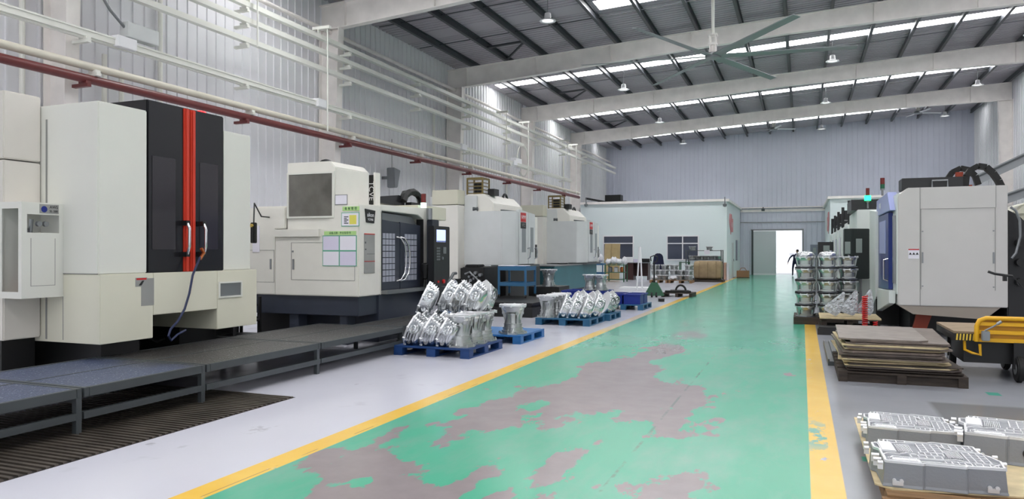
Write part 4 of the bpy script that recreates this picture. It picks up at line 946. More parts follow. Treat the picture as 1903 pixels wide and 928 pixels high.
# front pallet
pallet(-5.86, -4.58, 9.92, 11.22, 'blue plastic pallet nearest the camera, loaded with leaning bell housings', 'pallet_blue')
z = .151
hs = [(848,'front right corner of the nearest blue pallet'),(893,'middle of the right edge of the nearest blue pallet'),(921,'back right corner of the nearest blue pallet')]
for (px, w_), y in zip(hs, (10.17, 10.60, 11.0)):
    put(H0, (-4.84, y, z), random.uniform(-.2, .3), 'upright waisted cast housing at the '+w_)
ordw = ['leftmost', 'second from left', 'third from left', 'fourth from left', 'rightmost']
for k, x in enumerate((-5.74, -5.46, -5.18)):
    put(B0, (x, 10.10, z), random.uniform(-.06, .06), 'leaning shiny bell housing, %s in the front row of the nearest blue pallet' % ordw[k])
for k, x in enumerate((-5.82, -5.50, -5.20)):
    put(B0, (x, 10.52, z), random.uniform(-.1, .1), 'leaning bell housing, %s of the second row, half hidden behind the front three' % ordw[k])
for k, x in enumerate((-5.84, -5.52, -5.18)):
    put(B0, (x, 10.95, z), random.uniform(-.1, .1), 'bell housing mostly hidden under the back upper row, %s' % ordw[k])
for k, x in enumerate((-5.85, -5.60, -5.36, -5.10, -4.92)):
    put(B0, (x, 10.95 if k else 10.62, z+(.47 if k else .45)), random.uniform(-.1, .1)+(.35 if k == 0 else 0)+(1.2 if k == 4 else 0), 'bell housing in the raised upper row of the nearest blue pallet, %s' % ordw[k])
# second pallet
pallet(-5.70, -4.48, 11.80, 13.05, 'bright blue pallet second from the camera, nearly empty', 'pallet_blue2')
put(H0, (-4.74, 12.10, z), .3, 'single upright cast housing standing alone on the bright blue pallet', sc=1.06)
# third and fourth pallets
pallet(-5.40, -4.18, 15.12, 16.42, 'teal blue pallet of pale leaning housings below the blue cart', 'pallet_teal')
for k, (x, y) in enumerate(((-5.20, 15.36), (-5.14, 15.80), (-5.16, 16.25))): put(H0, (x, y, z), .2*k, 'upright pale housing on the left of the teal pallet, %s from the front' % ['first', 'second', 'third'][k])
for k, x in enumerate((-4.94, -4.72, -4.46)): put(B0, (x-.06, 15.38, z), PI*.12, 'pale leaning bell housing, %s in the front row of the teal pallet' % ordw[k])
for k, x in enumerate((-4.86, -4.62, -4.36)): put(B0, (x-.05, 15.86, z), PI*.12, 'pale leaning bell housing, %s of the back row on the teal pallet' % ordw[k])
pallet(-5.30, -4.08, 16.50, 17.60, 'teal blue pallet just behind the pale leaning housings', 'pallet_teal')
for k in range(6): put(B0, (-5.1+.36*(k % 3), 16.8+.42*(k//3), z), PI*.3, 'greyish bell housing on the second teal pallet, %s in %s row' % (ordw[k % 3], ['front', 'back'][k//3]), 'greyish bell housings')
def blue_bin(x, y, zz, w, d, h, label, m='bin_blue', rz=0):
    t = thing('blue_bin', label, 'bin', (x, y, zz), 'blue plastic bins')
    b = MB(); b.box(x-w/2, x+w/2, y-d/2, y+d/2, zz, zz+.01).box(x-w/2, x+w/2, y-d/2, y-d/2+.012, zz, zz+h).box(x-w/2, x+w/2, y+d/2-.012, y+d/2, zz, zz+h).box(x-w/2, x-w/2+.012, y-d/2, y+d/2, zz, zz+h).box(x+w/2-.012, x+w/2, y-d/2, y+d/2, zz, zz+h); b.done('bin_body', m, t)
    MB().box(x-w/2-.02, x+w/2+.02, y-d/2-.02, y-d/2, zz+h-.03, zz+h).box(x-w/2-.02, x+w/2+.02, y+d/2, y+d/2+.02, zz+h-.03, zz+h).box(x-w/2-.02, x-w/2, y-d/2, y+d/2, zz+h-.03, zz+h).box(x+w/2, x+w/2+.02, y-d/2, y+d/2, zz+h-.03, zz+h).done('bin_rim', m, t)
    MB().box(x-w/2+.02, x+w/2-.02, y-d/2+.02, y+d/2-.02, zz+h-.035, zz+h-.02).done('lid', m, t)
    return t
mm('bin_lid', (.16,.32,.68), .4)
pallet(-5.86, -4.72, 18.3, 19.5, 'blue pallet hidden behind the greyish housings, under blue bins', 'pallet_blue')
for k, (x, y) in enumerate(((-5.56, 18.62), (-4.98, 18.62), (-5.56, 19.12), (-4.98, 19.12))): blue_bin(x, y, .151, .55, .42, .42, 'blue bin below the wire look castings, %s %s' % (['front', 'back'][k//2], ['left', 'right'][k % 2]))
for k, x in enumerate((-5.20, -4.90)): put(H0, (x, 18.85, .575), .5+k, 'upright housing standing on the blue bin lids, %s of the two' % ['left', 'right'][k], sc=.85)
p = QZ(1012, 592, .15)
t = tag(MB().box(-7.2, -6.3, 19.6, 20.6, 0, .6).done('steel_table', 'black_dirty', bevel=.01), 'low black steel table behind the pale housings', 'table')
put(H0, (-6.70, 19.9, .602), .9, 'upright housing standing on the low black table behind the pale housings')
pallet(-5.08, -3.98, 19.78, 21.0, 'teal pallet carrying the two dark blue bins beside the pallet truck', 'pallet_teal')
for k, (x, y) in enumerate(((-4.80, 20.08), (-4.30, 20.08), (-4.80, 20.62), (-4.30, 20.62))): blue_bin(x, y, .151, .45, .46, .27, 'dark blue lidded bin beside the pallet truck, %s %s' % (['front', 'back'][k//2], ['left', 'right'][k % 2]))
# pallet truck
g = QZ(1216, 553)
t = thing('pallet_truck', 'green hand pallet truck with a black handle standing upright', 'pallet truck', (g.x, g.y, 0))
MB().prism([(g.x-.33, .10), (g.x+.33, .10), (g.x+.10, .52), (g.x-.10, .52)], 'y', g.y-.05, g.y+.06).box(g.x-.33, g.x+.33, g.y-.08, g.y+.12, .06, .12).done('front_cover', 'green_paint', t, bevel=.01)
MB().cyl((g.x, g.y-.02, .5), (g.x, g.y-.05, 1.22), .028, n=10).done('handle_bar', 'black', t); MB().tube([(g.x-.10, g.y-.05, 1.25), (g.x-.12, g.y-.05, 1.4), (g.x, g.y-.05, 1.45), (g.x+.12, g.y-.05, 1.4), (g.x+.10, g.y-.05, 1.25), (g.x, g.y-.05, 1.2)], .02).done('grip', 'black', t)
for s_ in (-1, 1):
    MB().box(g.x+s_*.19-.07, g.x+s_*.19+.07, g.y+.1, g.y+1.2, .06, .10).done('fork', 'green_paint', t)
for s_ in (-1, 1): MB().cyl((g.x+s_*.08-.025, g.y-.02, .09), (g.x+s_*.08+.025, g.y-.02, .09), .09, n=16).done('steer_wheel', 'black', t)
p = QZ(1229, 561); tag(MB().cyl((p.x, p.y, 0), (p.x, p.y, .08), .10, n=16).cyl((p.x, p.y, .08), (p.x, p.y, .10), .105, n=16).done('floor_roller', 'black'), 'small black roller lying on the floor right of the pallet truck', 'roller')
# dark pallet with black sling
a = QZ(1229, 552); b_ = QZ(1289, 552)
wood_pallet(a.x, b_.x, a.y, a.y+1.1, 'dark wooden pallet with a black sling, right of the pallet truck', 'wood_dark', grp='wooden pallets on the left side')
tag(MB().tube([((a.x+b_.x)/2+.1+.17*math.cos(i*PI/10), a.y+.3, .20+.17*math.sin(i*PI/10)*1.2) for i in range(11)], .035).tube([(a.x+.1, a.y+.2, .18), (a.x+.5, a.y+.15, .19), (b_.x-.1, a.y+.3, .18), (b_.x-.2, a.y+.7, .18), (a.x+.2, a.y+.7, .18)], .04).done('lifting_sling', 'rubber', smooth=True), 'black lifting sling looped on the dark wooden pallet', 'sling')
# white A-frame post
p = QZ(1189, 540)
t = thing('post_jack', 'slender white two legged post standing on the floor before the offices', 'post', (p.x, p.y, 0))
zt_ = 1.6+(467-459)/1370*math.hypot(p.x, p.y)
k1 = MB(); k1.bar((p.x-.12, p.y, 0), (p.x-.05, p.y, zt_-.6), .05, .05).bar((p.x+.10, p.y, 0), (p.x+.05, p.y, zt_-.6), .05, .05).box(p.x-.09, p.x+.09, p.y-.02, p.y+.02, .5, .55).done('leg_pair', 'white_plastic', t)
MB().cyl((p.x, p.y, zt_-.65), (p.x, p.y, zt_), .09, .05, n=12).done('column', 'white_plastic', t)
tag(MB().box(p.x-.9, p.x+.5, p.y+.1, p.y+1.1, 0, .10).done('white_board', 'white_plastic', bevel=.01), 'flat white board on the floor behind the slender post', 'board')
# ------------------------------------------------------------------ furniture in front of the left office
YO = 42.9
def box_at(px0, px1, pyb, pyt, Y, d, name, m, label, cat, grp=None, **k):
    x0, x1, z0, z1 = ry(px0, pyb, px1, pyt, Y); o = MB().box(x0, x1, Y, Y+d, max(z0, 0) if pyb < 511 else 0, z1).done(name, m, **k); return tag(o, label, cat, grp)
for k, (a, b) in enumerate(((1122, 1134), (1133, 1150))):
    x0, x1, z0, z1 = ry(a, 495, b, 453, 40.6); tag(MB().prism([(40.6+.1*k, 0.0), (40.64+.1*k, 0.0), (40.86+.1*k, z1), (40.82+.1*k, z1)], 'x', x0, x1).done('cardboard_sheet', 'cardboard'), 'tan cardboard sheet leaning before the left office window, %s one' % ['left', 'right'][k], 'cardboard')
def desk(px0, px1, pyt, Y, d, label, top, side):
    x0, x1, z0, z1 = ry(px0, 517, px1, pyt, Y); t = thing('desk', label, 'desk', ((x0+x1)/2, Y+d/2, 0))
    MB().box(x0, x1, Y, Y+d, z1-.04, z1).done('desk_top', top, t); MB().box(x0+.03, x0+.5, Y+.05, Y+d-.05, 0, z1-.04).done('drawer_unit', side, t); MB().box(x1-.08, x1-.03, Y+.05, Y+d-.05, 0, z1-.04).done('side_panel', side, t); MB().box(x0+.5, x1-.08, Y+d-.1, Y+d-.06, .2, z1-.04).done('modesty_panel', side, t)
    return x0, x1, z1
mm('desk_wood', (.26,.16,.15), .4)
dx = desk(1160, 1205, 488, 40.5, .8, 'dark wooden desk in front of the left office window', 'grey_paint', 'desk_wood')
for k, (a, b, c_) in enumerate(((1158, 1176, 478), (1177, 1189, 482), (1190, 1206, 481))):
    x0, x1, z0, z1 = ry(a, 488, b, c_, 40.7); tag(MB().box(x0, x1, 40.75, 41.05, dx[2]+.001, z1).done('desk_box', ['white_plastic', 'paper_lilac', 'black'][k], bevel=.01), ['white carton on the dark desk by the left office window', 'stack of pale cups on the dark desk', 'black monitor on the dark desk'][k], ['box', 'cups', 'monitor'][k])
# shelf bench with bags, left
def shelf_unit(px0, px1, pyt, pyb, Y, d, label, m, nsh, name='shelf_unit'):
    x0, x1, z0, z1 = ry(px0, pyb, px1, pyt, Y); t = thing(name, label, 'shelf', ((x0+x1)/2, Y+d/2, 0))
    for x in (x0, x1-.05):
        for y in (Y, Y+d-.05): MB().box(x, x+.05, y, y+.05, 0, z1).done('post', m, t)
    zs = []
    for k in range(nsh):
        z = z1-.02-(z1-.15)*k/max(1, nsh-1) if nsh > 1 else z1; MB().box(x0+.05, x1-.05, Y+.01, Y+d-.01, z-.03, z).done('shelf_board', m, t); zs.append(z)
    return x0, x1, zs
x0, x1, zs = shelf_unit(1124, 1160, 492, 520, 37.5, .8, 'low green shelf bench with plastic bags near the teal machine', 'green_paint', 3)
def blob(c, rx_, ry_, rz_, seed, n=14, amp=.22):
    rnd_ = random.Random(seed); mb = MB(); rings = []; ph = [rnd_.uniform(0, 6) for _ in range(6)]
    for j in range(1, 8):
        th = PI*j/8; rings.append([(c[0]+rx_*math.sin(th)*math.cos(2*PI*i/n)*(1+amp*math.sin(3*2*PI*i/n+ph[0]+j)*math.sin(2*th+ph[1])), c[1]+ry_*math.sin(th)*math.sin(2*PI*i/n)*(1+amp*math.sin(4*2*PI*i/n+ph[2]-j)), c[2]+rz_*(1-math.cos(th))*(1+amp*.4*math.sin(2*2*PI*i/n+ph[3]))) for i in range(n)])
    mb.loft(rings); return mb
for k in range(4): tag(blob((x0+.12+k*(x1-x0-.2)/3, 37.9, zs[0]+.001), .17, .24, .16+.05*(k % 2), k).done('plastic_bag', 'plastic_film', smooth=True), 'white plastic wrapped bundle on the low green shelf bench, %s from left' % ['first', 'second', 'third', 'fourth'][k], 'bag')
for k in range(3): tag(MB().lathe([(.02,0),(.11,0),(.12,.2),(.09,.26),(.03,.28)], (x0+.2+k*.32, 37.85, zs[1]+.002), 14).done('metal_jar', ['grey_metal', 'white_plastic', 'copper'][k], smooth=True), ['grey metal part on the middle shelf of the green bench', 'white jug on the middle shelf of the green bench', 'coppery part on the middle shelf of the green bench'][k], 'container')
# blue cart by the teal machine
c1 = QZ(1112, 522); cart(c1.x-.1, c1.y+.3, .7, .6, .95, 0, 'small blue cart at the far end of the teal machine base', 'cart_blue')
tag(blob((c1.x-.1, c1.y+.3, .95), .30, .26, .26, 21).done('plastic_bag', 'plastic_film', smooth=True), 'large white plastic bag heaped on the small blue cart', 'bag')
# office chair
p = QY(1222, 505, 39.6)
t = thing('office_chair', 'dark high backed office chair before the offices', 'chair', (p.x, 39.6, 0))
MB().box(p.x-.27, p.x+.27, 39.3, 39.85, .45, .56).done('seat', 'cloth_navy', t, bevel=.04, smooth=True)
MB().prism([(p.x-.22, .58), (p.x+.22, .58), (p.x+.30, .9), (p.x+.24, 1.35), (p.x+.12, 1.48), (p.x-.12, 1.48), (p.x-.24, 1.35), (p.x-.30, .9)], 'y', 39.8, 39.9).done('backrest', 'cloth_navy', t, bevel=.03, smooth=True)
for s_ in (-1, 1): MB().tube([(p.x+s_*.30, 39.8, .55), (p.x+s_*.34, 39.75, .9), (p.x+s_*.33, 39.4, .85), (p.x+s_*.28, 39.4, .55)], .025).done('armrest', 'grey_paint', t, smooth=True)
MB().cyl((p.x, 39.57, .08), (p.x, 39.57, .45), .03).done('gas_column', 'black', t)
for k in range(5): MB().bar((p.x, 39.57, .10), (p.x+.3*math.cos(k*1.257), 39.57+.3*math.sin(k*1.257), .05), .04, .03).done('base_arm', 'black', t)
# workbench + boxes behind the castings
x0, x1, zs = shelf_unit(1262, 1280, 487, 512, 39.3, .5, 'small green cabinet rack under the right office window', 'green_paint', 2)
# wire shelves with castings (right of the second window)
x0, x1, zs = shelf_unit(1274, 1341, 465, 519, 40.5, 1.0, 'tall grey shelf unit holding castings at the office corner', 'dark_steel', 4)
zs2 = zs
for k in range(3): put(C0, (x0+.5+k*.55, 41.0, zs2[2]+.002), k, 'casting on the lower shelf of the tall grey unit, number %s from left' % ['one','two','three'][k], 'castings on the grey shelf unit', .9)
used_small = []
for k in range(5): put(C0, (x0+.28+k*(x1-x0-.5)/4, 41.0, zs2[1]+.002), k, 'small casting on the second shelf of the tall grey unit, number %s from left' % ['one','two','three','four','five'][k], 'castings on the grey shelf unit', .9)
for k in range(2): put(C0, (x0+.3+k*.9, 41.0, zs2[0]+.002), k+.5, 'casting on top of the tall grey shelf unit, %s' % ['left', 'right'][k], 'castings on the grey shelf unit', .9)
x_, x2, z0, z1 = ry(1309, 473, 1319, 465, 40.49); tag(MB().box(x_, x2, 40.44, 40.47, z0, z1).done('notice_card', 'paper'), 'white card hung on the tall grey shelf unit', 'notice')
# brown wrapped bundle
a = ry(1288, 518, 1340, 485, 39.0)
t = thing('wrapped_bundle', 'large brown wrapped bundle before the grey shelf unit', 'bundle', ((a[0]+a[1])/2, 39.4, 0))
bm_ = MB(); xm_ = (a[0]+a[1])/2; hw_ = (a[1]-a[0])/2; hh_ = (a[3]-.12)/2
for q_ in range(5): pass
bm_.loft([[(xm_+hw_*u_, 39.6+ry2, .12+hh_+rz2) for ry2, rz2, _ in supel(.50*s_, hh_*s_, .62, 0, 28)] for u_, s_ in ((-1, .80), (-.96, .95), (-.62, 1.0), (-.60, .96), (-.56, 1.0), (0, .99), (.02, .95), (.04, 1.0), (.56, 1.0), (.60, .96), (.64, 1.0), (.96, .95), (1, .8))]); bm_.done('bundle_body', 'bundle_brown', t, smooth=True)
MB().box(a[0]-.1, a[1]+.1, 39.1, 40.1, 0, .11).done('base_pallet', 'wood_dark', t)
# pallets of wrapped castings
for k, (a, b) in enumerate(((1207, 1240), (1242, 1285))):
    x0, x1, z0, z1 = ry(a, 519, b, 500, 37.2)
    wood_pallet(x0, x1, 37.2, 38.3, '%s wooden pallet of film wrapped castings before the offices' % ['left', 'right'][k], 'wood', grp='wooden pallets on the left side')
    q = 0
    for layer in range(3 if k == 0 else 3):
        n = 3 if layer < 2 else 2
        for i in range(n):
            lb_ = ['left', 'right'][k], ['bottom', 'middle', 'top'][layer], ['left', 'centre', 'right'][i]; xx_ = x0+.2+(x1-x0-.4)*i/max(1, n-1)
            if q % 2: put(C0, (xx_, 37.6+.1*layer, .142+.26*layer), q, 'bare casting on the %s wooden pallet before the offices, %s layer, %s' % lb_, 'castings on the far wooden pallets', 1.05)
            else: tag(blob((xx_, 37.6+.1*layer, .142+.26*layer), .21, .26, .122, 40+q+10*k, amp=.12).done('wrapped_casting', 'plastic_film', smooth=True), 'film wrapped casting on the %s wooden pallet, layer %s, %s' % (['left', 'right'][k], ['bottom', 'middle', 'top'][layer], ['left', 'centre', 'right'][i]), 'casting', 'film wrapped castings before the offices'); q += 1
# pink boards and carton at the corner
x0, x1, z0, z1 = ry(1340, 517, 1352, 487, 42.0)
for k in range(3): tag(MB().box(x0+k*.14, x0+k*.14+.11, 42.1, 42.6, 0, z1-.05*k).done('leaning_board', ['white_plastic', 'pink_board', 'paper'][k]), ['white upright board at the left office corner', 'pinkish upright board at the left office corner', 'pale thin board at the left office corner'][k], 'board')
p = QZ(1376, 513.5)
t = thing('carton', 'small brown carton with a raised flap on the floor by the office side wall', 'box', (-3.35, 46.5, 0))
MB().box(-3.65, -2.95, 46.2, 46.8, 0, .42).done('carton_body', 'carton_brown', t); MB().tube([(-3.5, 46.5, .42), (-3.4, 46.5, .58), (-3.2, 46.5, .58), (-3.1, 46.5, .42)], .02).done('carton_handle', 'carton_brown', t); MB().box(-3.85, -2.9, 46.15, 46.19, 0, .03).done('mat_edge', 'black', t)
# camera on the office roof edge + junk on the roof
for px, py, lb in ((1089, 378, 'left'), (1347, 378, 'right')):
    c = QY(px, py, 42.8); tag(MB().cyl((c.x, 42.8, c.z-.05), (c.x, 42.8, c.z+.35), .025).box(c.x-.03, c.x+.03, 42.8, 42.885, c.z+.0, c.z+.06).lathe([(.02,-.16),(.10,-.12),(.12,-.02),(.05,.03)], (c.x, 42.8, c.z-.05), 14).done('dome_camera', 'grey_metal'), 'dome camera on a drop pipe at the %s end of the left office roof edge' % lb, 'camera')
t = thing('roof_machinery', 'black machinery and rails lying on the left office roof', 'machinery', (-11, 46, 4.42))
MB().box(-12.0, -10.2, 45.4, 46.6, 4.43, 4.75).box(-11.6, -10.6, 45.6, 46.3, 4.75, 5.15).done('machine_body', 'black', t); MB().bar((-12.6, 44.6, 4.9), (-10.4, 45.2, 4.47), .12, .12).done('rail', 'black', t)
c = QY(1418, 388, 52.2); tag(MB().cyl((c.x, 52.3, c.z), (c.x, 52.3, 4.53), .02).box(c.x-.03, c.x+.03, 52.3, 52.44, 4.50, 4.56).box(c.x-.10, c.x+.10, 52.2, 52.4, c.z-.16, c.z).done('dome_camera', 'dark_steel'), 'camera hanging above the far doorway', 'camera')
p = QY(1277, 345, 52.2)
mm('rm_grey', (.78,.77,.76), .4, var=.02); mm('rm_white', (.84,.86,.85), .4); mm('control_dark', (.14,.17,.17), .35); mm('control_grey', (.42,.45,.50), .4); mm('display_grey', (.50,.54,.53), .3); mm('orange_dark', (.55,.20,.10), .45)
# ------------------------------------------------------------------ person in the doorway
def skin_mesh(name, joints, edges, m, parent, sub=2):
    me = bpy.data.meshes.new(name); r = parent.location
    me.from_pydata([Vector(j[0])-Vector(r) for j in joints], edges, []); ob = bpy.data.objects.new(name, me); COL.objects.link(ob)
    md = ob.modifiers.new('skin', 'SKIN'); 
    for v, j in zip(me.skin_vertices[0].data, joints): v.radius = (j[1], j[2] if len(j) > 2 else j[1])
    me.skin_vertices[0].data[0].use_root = True
    sd = ob.modifiers.new('sub', 'SUBSURF'); sd.levels = sub; sd.render_levels = sub
    dg = bpy.context.evaluated_depsgraph_get(); m2_ = bpy.data.meshes.new_from_object(ob.evaluated_get(dg)); bpy.data.objects.remove(ob)
    for p in m2_.polygons: p.use_smooth = True
    m2_.materials.clear(); m2_.materials.append(M[m]); o = bpy.data.objects.new(name, m2_); COL.objects.link(o); o.parent = parent; return o
pp = QZ(1478, 513.2); px_, py_ = pp.x, pp.y
pr = thing('person', 'person in dark blue work clothes bending to the left at the far doorway', 'person', (px_, py_, 0))
def J(dx, dy, dz): return (px_+dx, py_+dy, dz)
hip = J(0, 0, .88); chest = J(.02, -.02, 1.22); neck = J(.06, -.03, 1.43)
body = [(hip, .12, .10), (J(0.01, -.01, 1.05), .13, .10), (chest, .15, .11), (J(.05, -.03, 1.36), .10, .08), (J(.07, -.03, 1.46), .05), 
        (J(-.11, -.02, .82), .085), (J(-.15, -.08, .46), .06), (J(-.16, .02, .09), .045), (J(-.17, -.13, .04), .04),
        (J(.10, 0, .82), .085), (J(.15, -.06, .46), .06), (J(.20, .08, .09), .045), (J(.21, -.08, .04), .04),
        (J(-.15, -.02, 1.34), .065), (J(-.33, -.06, 1.16), .048), (J(-.42, -.14, .94), .036), (J(-.44, -.18, .86), .03),
        (J(.22, -.02, 1.33), .065), (J(.33, .02, 1.08), .048), (J(.26, -.12, .90), .036), (J(.23, -.16, .84), .03)]
skin_mesh('clothed_body', body, [(0,1),(1,2),(2,3),(3,4),(0,5),(5,6),(6,7),(7,8),(0,9),(9,10),(10,11),(11,12),(2,13),(13,14),(14,15),(15,16),(2,17),(17,18),(18,19),(19,20)], 'cloth_navy', pr)
hc = J(.12, -.05, 1.58)
MB().lathe([(.01,-.12),(.05,-.11),(.07,-.05),(.078,.02),(.07,.08),(.04,.115),(.01,.12)], hc, 16, 1, 1.15).done('head', 'skin', pr, smooth=True)
MB().lathe([(.084,.0),(.088,.04),(.078,.09),(.045,.128),(.01,.132)], (hc[0]+.008, hc[1]+.01, hc[2]), 16, 1, 1.15).done('hair', 'hair', pr, smooth=True)
for hx, hy, hz in (J(-.445, -.20, .84), J(.225, -.18, .81)):
    MB().box(hx-.02, hx+.02, hy-.035, hy+.035, hz-.05, hz+.03).done('palm', 'skin', pr, bevel=.01, smooth=True)
    for f_ in range(4): MB().tube([(hx, hy-.028+f_*.019, hz-.04), (hx-.005, hy-.028+f_*.019, hz-.09+.008*abs(f_-1.5)), (hx-.02, hy-.028+f_*.019, hz-.12+.012*abs(f_-1.5))], .009, 6).done('finger', 'skin', pr, smooth=True)
    MB().tube([(hx, hy-.035, hz), (hx-.01, hy-.06, hz-.03), (hx-.015, hy-.06, hz-.06)], .01, 6).done('thumb', 'skin', pr, smooth=True)

# ------------------------------------------------------------------ right side: stacks of cases
tag(MB().box(-.17, 1.12, 17.3, 18.6, 0, .155).done('low_pallet', 'wood_dark'), 'dark low pallet under the tall stacks of gearbox cases', 'pallet')
xs3 = (.07, .53, .95)
def cover_mesh(x, y, z):
    mb = MB(); mb.loft([[(a+x, b+y, c+z) for a, b, c in r] for r in (lobed(.20, 9, 0), lobed(.20, 9, .018), supel(.185,.17,.8,.02,60), supel(.175,.16,.8,.06,60), supel(.14,.13,.85,.085,60), supel(.07,.06,.9,.095,60))])
    for k in range(7): a = 2*PI*k/7; mb.bar((x+.05*math.cos(a), y+.05*math.sin(a), z+.09), (x+.185*math.cos(a), y+.175*math.sin(a), z+.03), .014, .03)
    return mb.cyl((x+.06, y-.05, z+.06), (x+.06, y-.05, z+.12), .03, n=12)
for c_, x in enumerate(xs3):
    for l in range(5):
        y = 17.52+(.0 if c_ < 2 else .45)
        put(C0, (x, y, .16+l*.272), random.uniform(-.15, .15), 'cast gearbox case, %s, in the %s stack by the dark control box' % (['bottom of the stack', 'second from the bottom', 'middle of the stack', 'second from the top', 'topmost of the stack'][l], ['left', 'middle', 'right'][c_]), 'stacked cast gearbox cases')
        if l < 4: tag(MB().box(x-.21, x+.21, y-.20, y+.20, .16+l*.272+.2475, .16+(l+1)*.272-.002).done('separator_sheet', 'cloth_black'), 'dark separator sheet in the %s stack, %s' % (['left', 'middle', 'right'][c_], ['lowest', 'second from the bottom', 'third from the bottom', 'topmost'][l]), 'sheet', 'separator sheets between the gearbox cases')
for c_, x in enumerate(xs3[:2]):
    tag(cover_mesh(x, 17.52, .16+4*.272+.2475).done('case_cover', 'cast', smooth=True), 'bright domed cover on top of the %s stack of cases' % ['left', 'middle'][c_], 'casting')
for c_, x in enumerate((.10, .55)):
    for l in range(4): put(C0, (x, 18.2, .16+l*.272), l, 'gearbox case in the hidden back row of stacks, %s column, level %s' % (['left', 'right'][c_], ['one', 'two', 'three', 'four'][l]), 'stacked cast gearbox cases')
# leaning trio on plywood topped pallet
tp = thing('wooden_pallet', 'pallet with a pale plywood edge under three leaning brackets by the red hose', 'pallet', (.85, 16.3, 0))
MB().box(.33, 1.42, 15.75, 16.9, .27, .30).done('plywood_top', 'ply_pale', tp)
MB().box(.33, 1.42, 15.76, 16.9, .245, .268).done('dark_sheet', 'wood_dark', tp)
for x in (.36, .82, 1.30): MB().box(x, x+.10, 15.8, 16.85, .10, .245).done('bearer', 'wood_dark', tp)
MB().box(.33, 1.42, 15.8, 16.85, 0, .10).done('lower_deck', 'wood_dark', tp)
tag(MB().box(.28, 1.05, 15.25, 15.72, 0, .12).box(.30, 1.03, 15.27, 15.70, .12, .15).done('steel_plate', 'black_panel'), 'low black steel block on the yellow line before the plywood edge', 'plate')
def bracket_cast(x, y, z, lean, label):
    t = thing('bracket_casting', label, 'casting', (x, y, z), 'three leaning bracket castings')
    T = Matrix.Translation((x, y, z)) @ Matrix.Rotation(R(lean), 4, 'Y')
    mb = MB(); mb.prism([(-.13, 0), (.12, 0), (.15, .12), (.10, .30), (.02, .50), (-.02, .50), (-.10, .26), (-.16, .10)], 'y', -.05, .05)
    mb.rot(T); mb.done('plate_body', 'cast', t, bevel=.012, smooth=True)
    mb = MB(); mb.cyl((-.01, -.10, .12), (-.01, -.04, .12), .085, n=20).cyl((-.01, -.12, .12), (-.01, -.10, .12), .05, n=16).cyl((.0, -.08, .30), (.0, -.04, .30), .045, n=14).bar((-.12, -.07, .05), (0, -.07, .44), .02, .03).bar((.12, -.07, .08), (.02, -.07, .44), .02, .03).box(-.10, .10, -.08, -.05, .20, .215); mb.rot(T); mb.done('hub_ribs', 'cast', t, smooth=True)
for k, (x, ln) in enumerate(((.52, 32), (.83, 20), (1.13, 14))): bracket_cast(x, 16.0, .302+.06, ln, 'leaning bright bracket casting on the plywood topped pallet, %s of three' % ['left', 'middle', 'right'][k])
P_ = []; yc = 15.56
for t in range(0, 15*12+1):                # close helix hanging down, a loop at the bottom, the tail rising again
    a = 2*PI*t/12; P_.append((1.12+.045*math.cos(a), yc+.045*math.sin(a), .74-.60*t/180))
P_ += [(1.15, yc, .07), (1.19, yc, .016), (1.25, yc, .016), (1.30, yc, .08), (1.31, yc, .14)]
for t in range(0, 3*12+1): a = 2*PI*t/12; P_.append((1.30+.035*math.cos(a), yc+.035*math.sin(a), .14+.12*t/36))
tag(MB().tube(P_, .012, 6).done('coiled_hose', 'red', smooth=True), 'bright red coiled air hose hanging beside the bracket castings', 'hose')

# ------------------------------------------------------------------ right machines
# big near machine: grey cover towards the camera, blue sliding door towards the aisle
XR0, XR1, YR = 1.66, 3.40, 15.3
mr = thing('machining_center', 'large grey machining center at right with a blue aisle door', 'machine', (2.6, 17, 0))
x0, x1, zb, zt = ry(1669, 570, 1873, 347, YR)
MB().prism([(x0, zb), (x1, zb), (x1, zt), (x0+.16, zt), (x0, zt-.14)], 'y', YR, 19.4).done('side_cover', 'rm_grey', mr, bevel=.012)
MB().prism([(x0-.0, zb), (x1-.1, zb), (x1-.35, zb-.22), (x0+.25, zb-.16)], 'y', YR+.03, 19.2).done('under_cover', 'under_shaded', mr)  # shade of the underside put into a darker tan colour
a = ry(1711, 388, 1850, 574, YR); hz = ry(1711, 574, 1850, 387, YR)
MB().box(hz[0], hz[1], YR-.006, YR, hz[3]-.008, hz[3]).box(hz[0], hz[0]+.008, YR-.006, YR, zb+.3, hz[3]).box(hz[1]-.008, hz[1], YR-.006, YR, zb+.3, hz[3]).done('hatch_seam', 'seam', mr)
MB().box(hz[0]-.012, hz[0]-.004, YR-.005, YR, zb, zt).box(hz[1]+.004, hz[1]+.01, YR-.005, YR, hz[3], zt).done('panel_seam', 'seam', mr)
for x in (hz[0]+.03, hz[1]-.03): MB().box(x-.012, x+.012, YR-.02, YR, 1.38, 1.58).box(x-.012, x+.012, YR-.01, YR, 1.95, 1.97).box(x-.012, x+.012, YR-.01, YR, .95, .97).done('hatch_latch', 'grey_metal', mr)
s_ = ry(1688, 481, 1708, 463, YR); sk = MB().box(s_[0], s_[1], YR-.006, YR, s_[2], s_[3]).done('warning_sticker', 'paper', mr); sk['label'] = 'white safety sticker with a red top bar'
MB().box(s_[0], s_[1], YR-.008, YR-.006, s_[3]-.02, s_[3]).done('red_header', 'red', sk); text_part('warning_marks', '▲▲▲', 'black', sk, .055, face_my((s_[0]+s_[1])/2, YR-.009, s_[2]+.09))
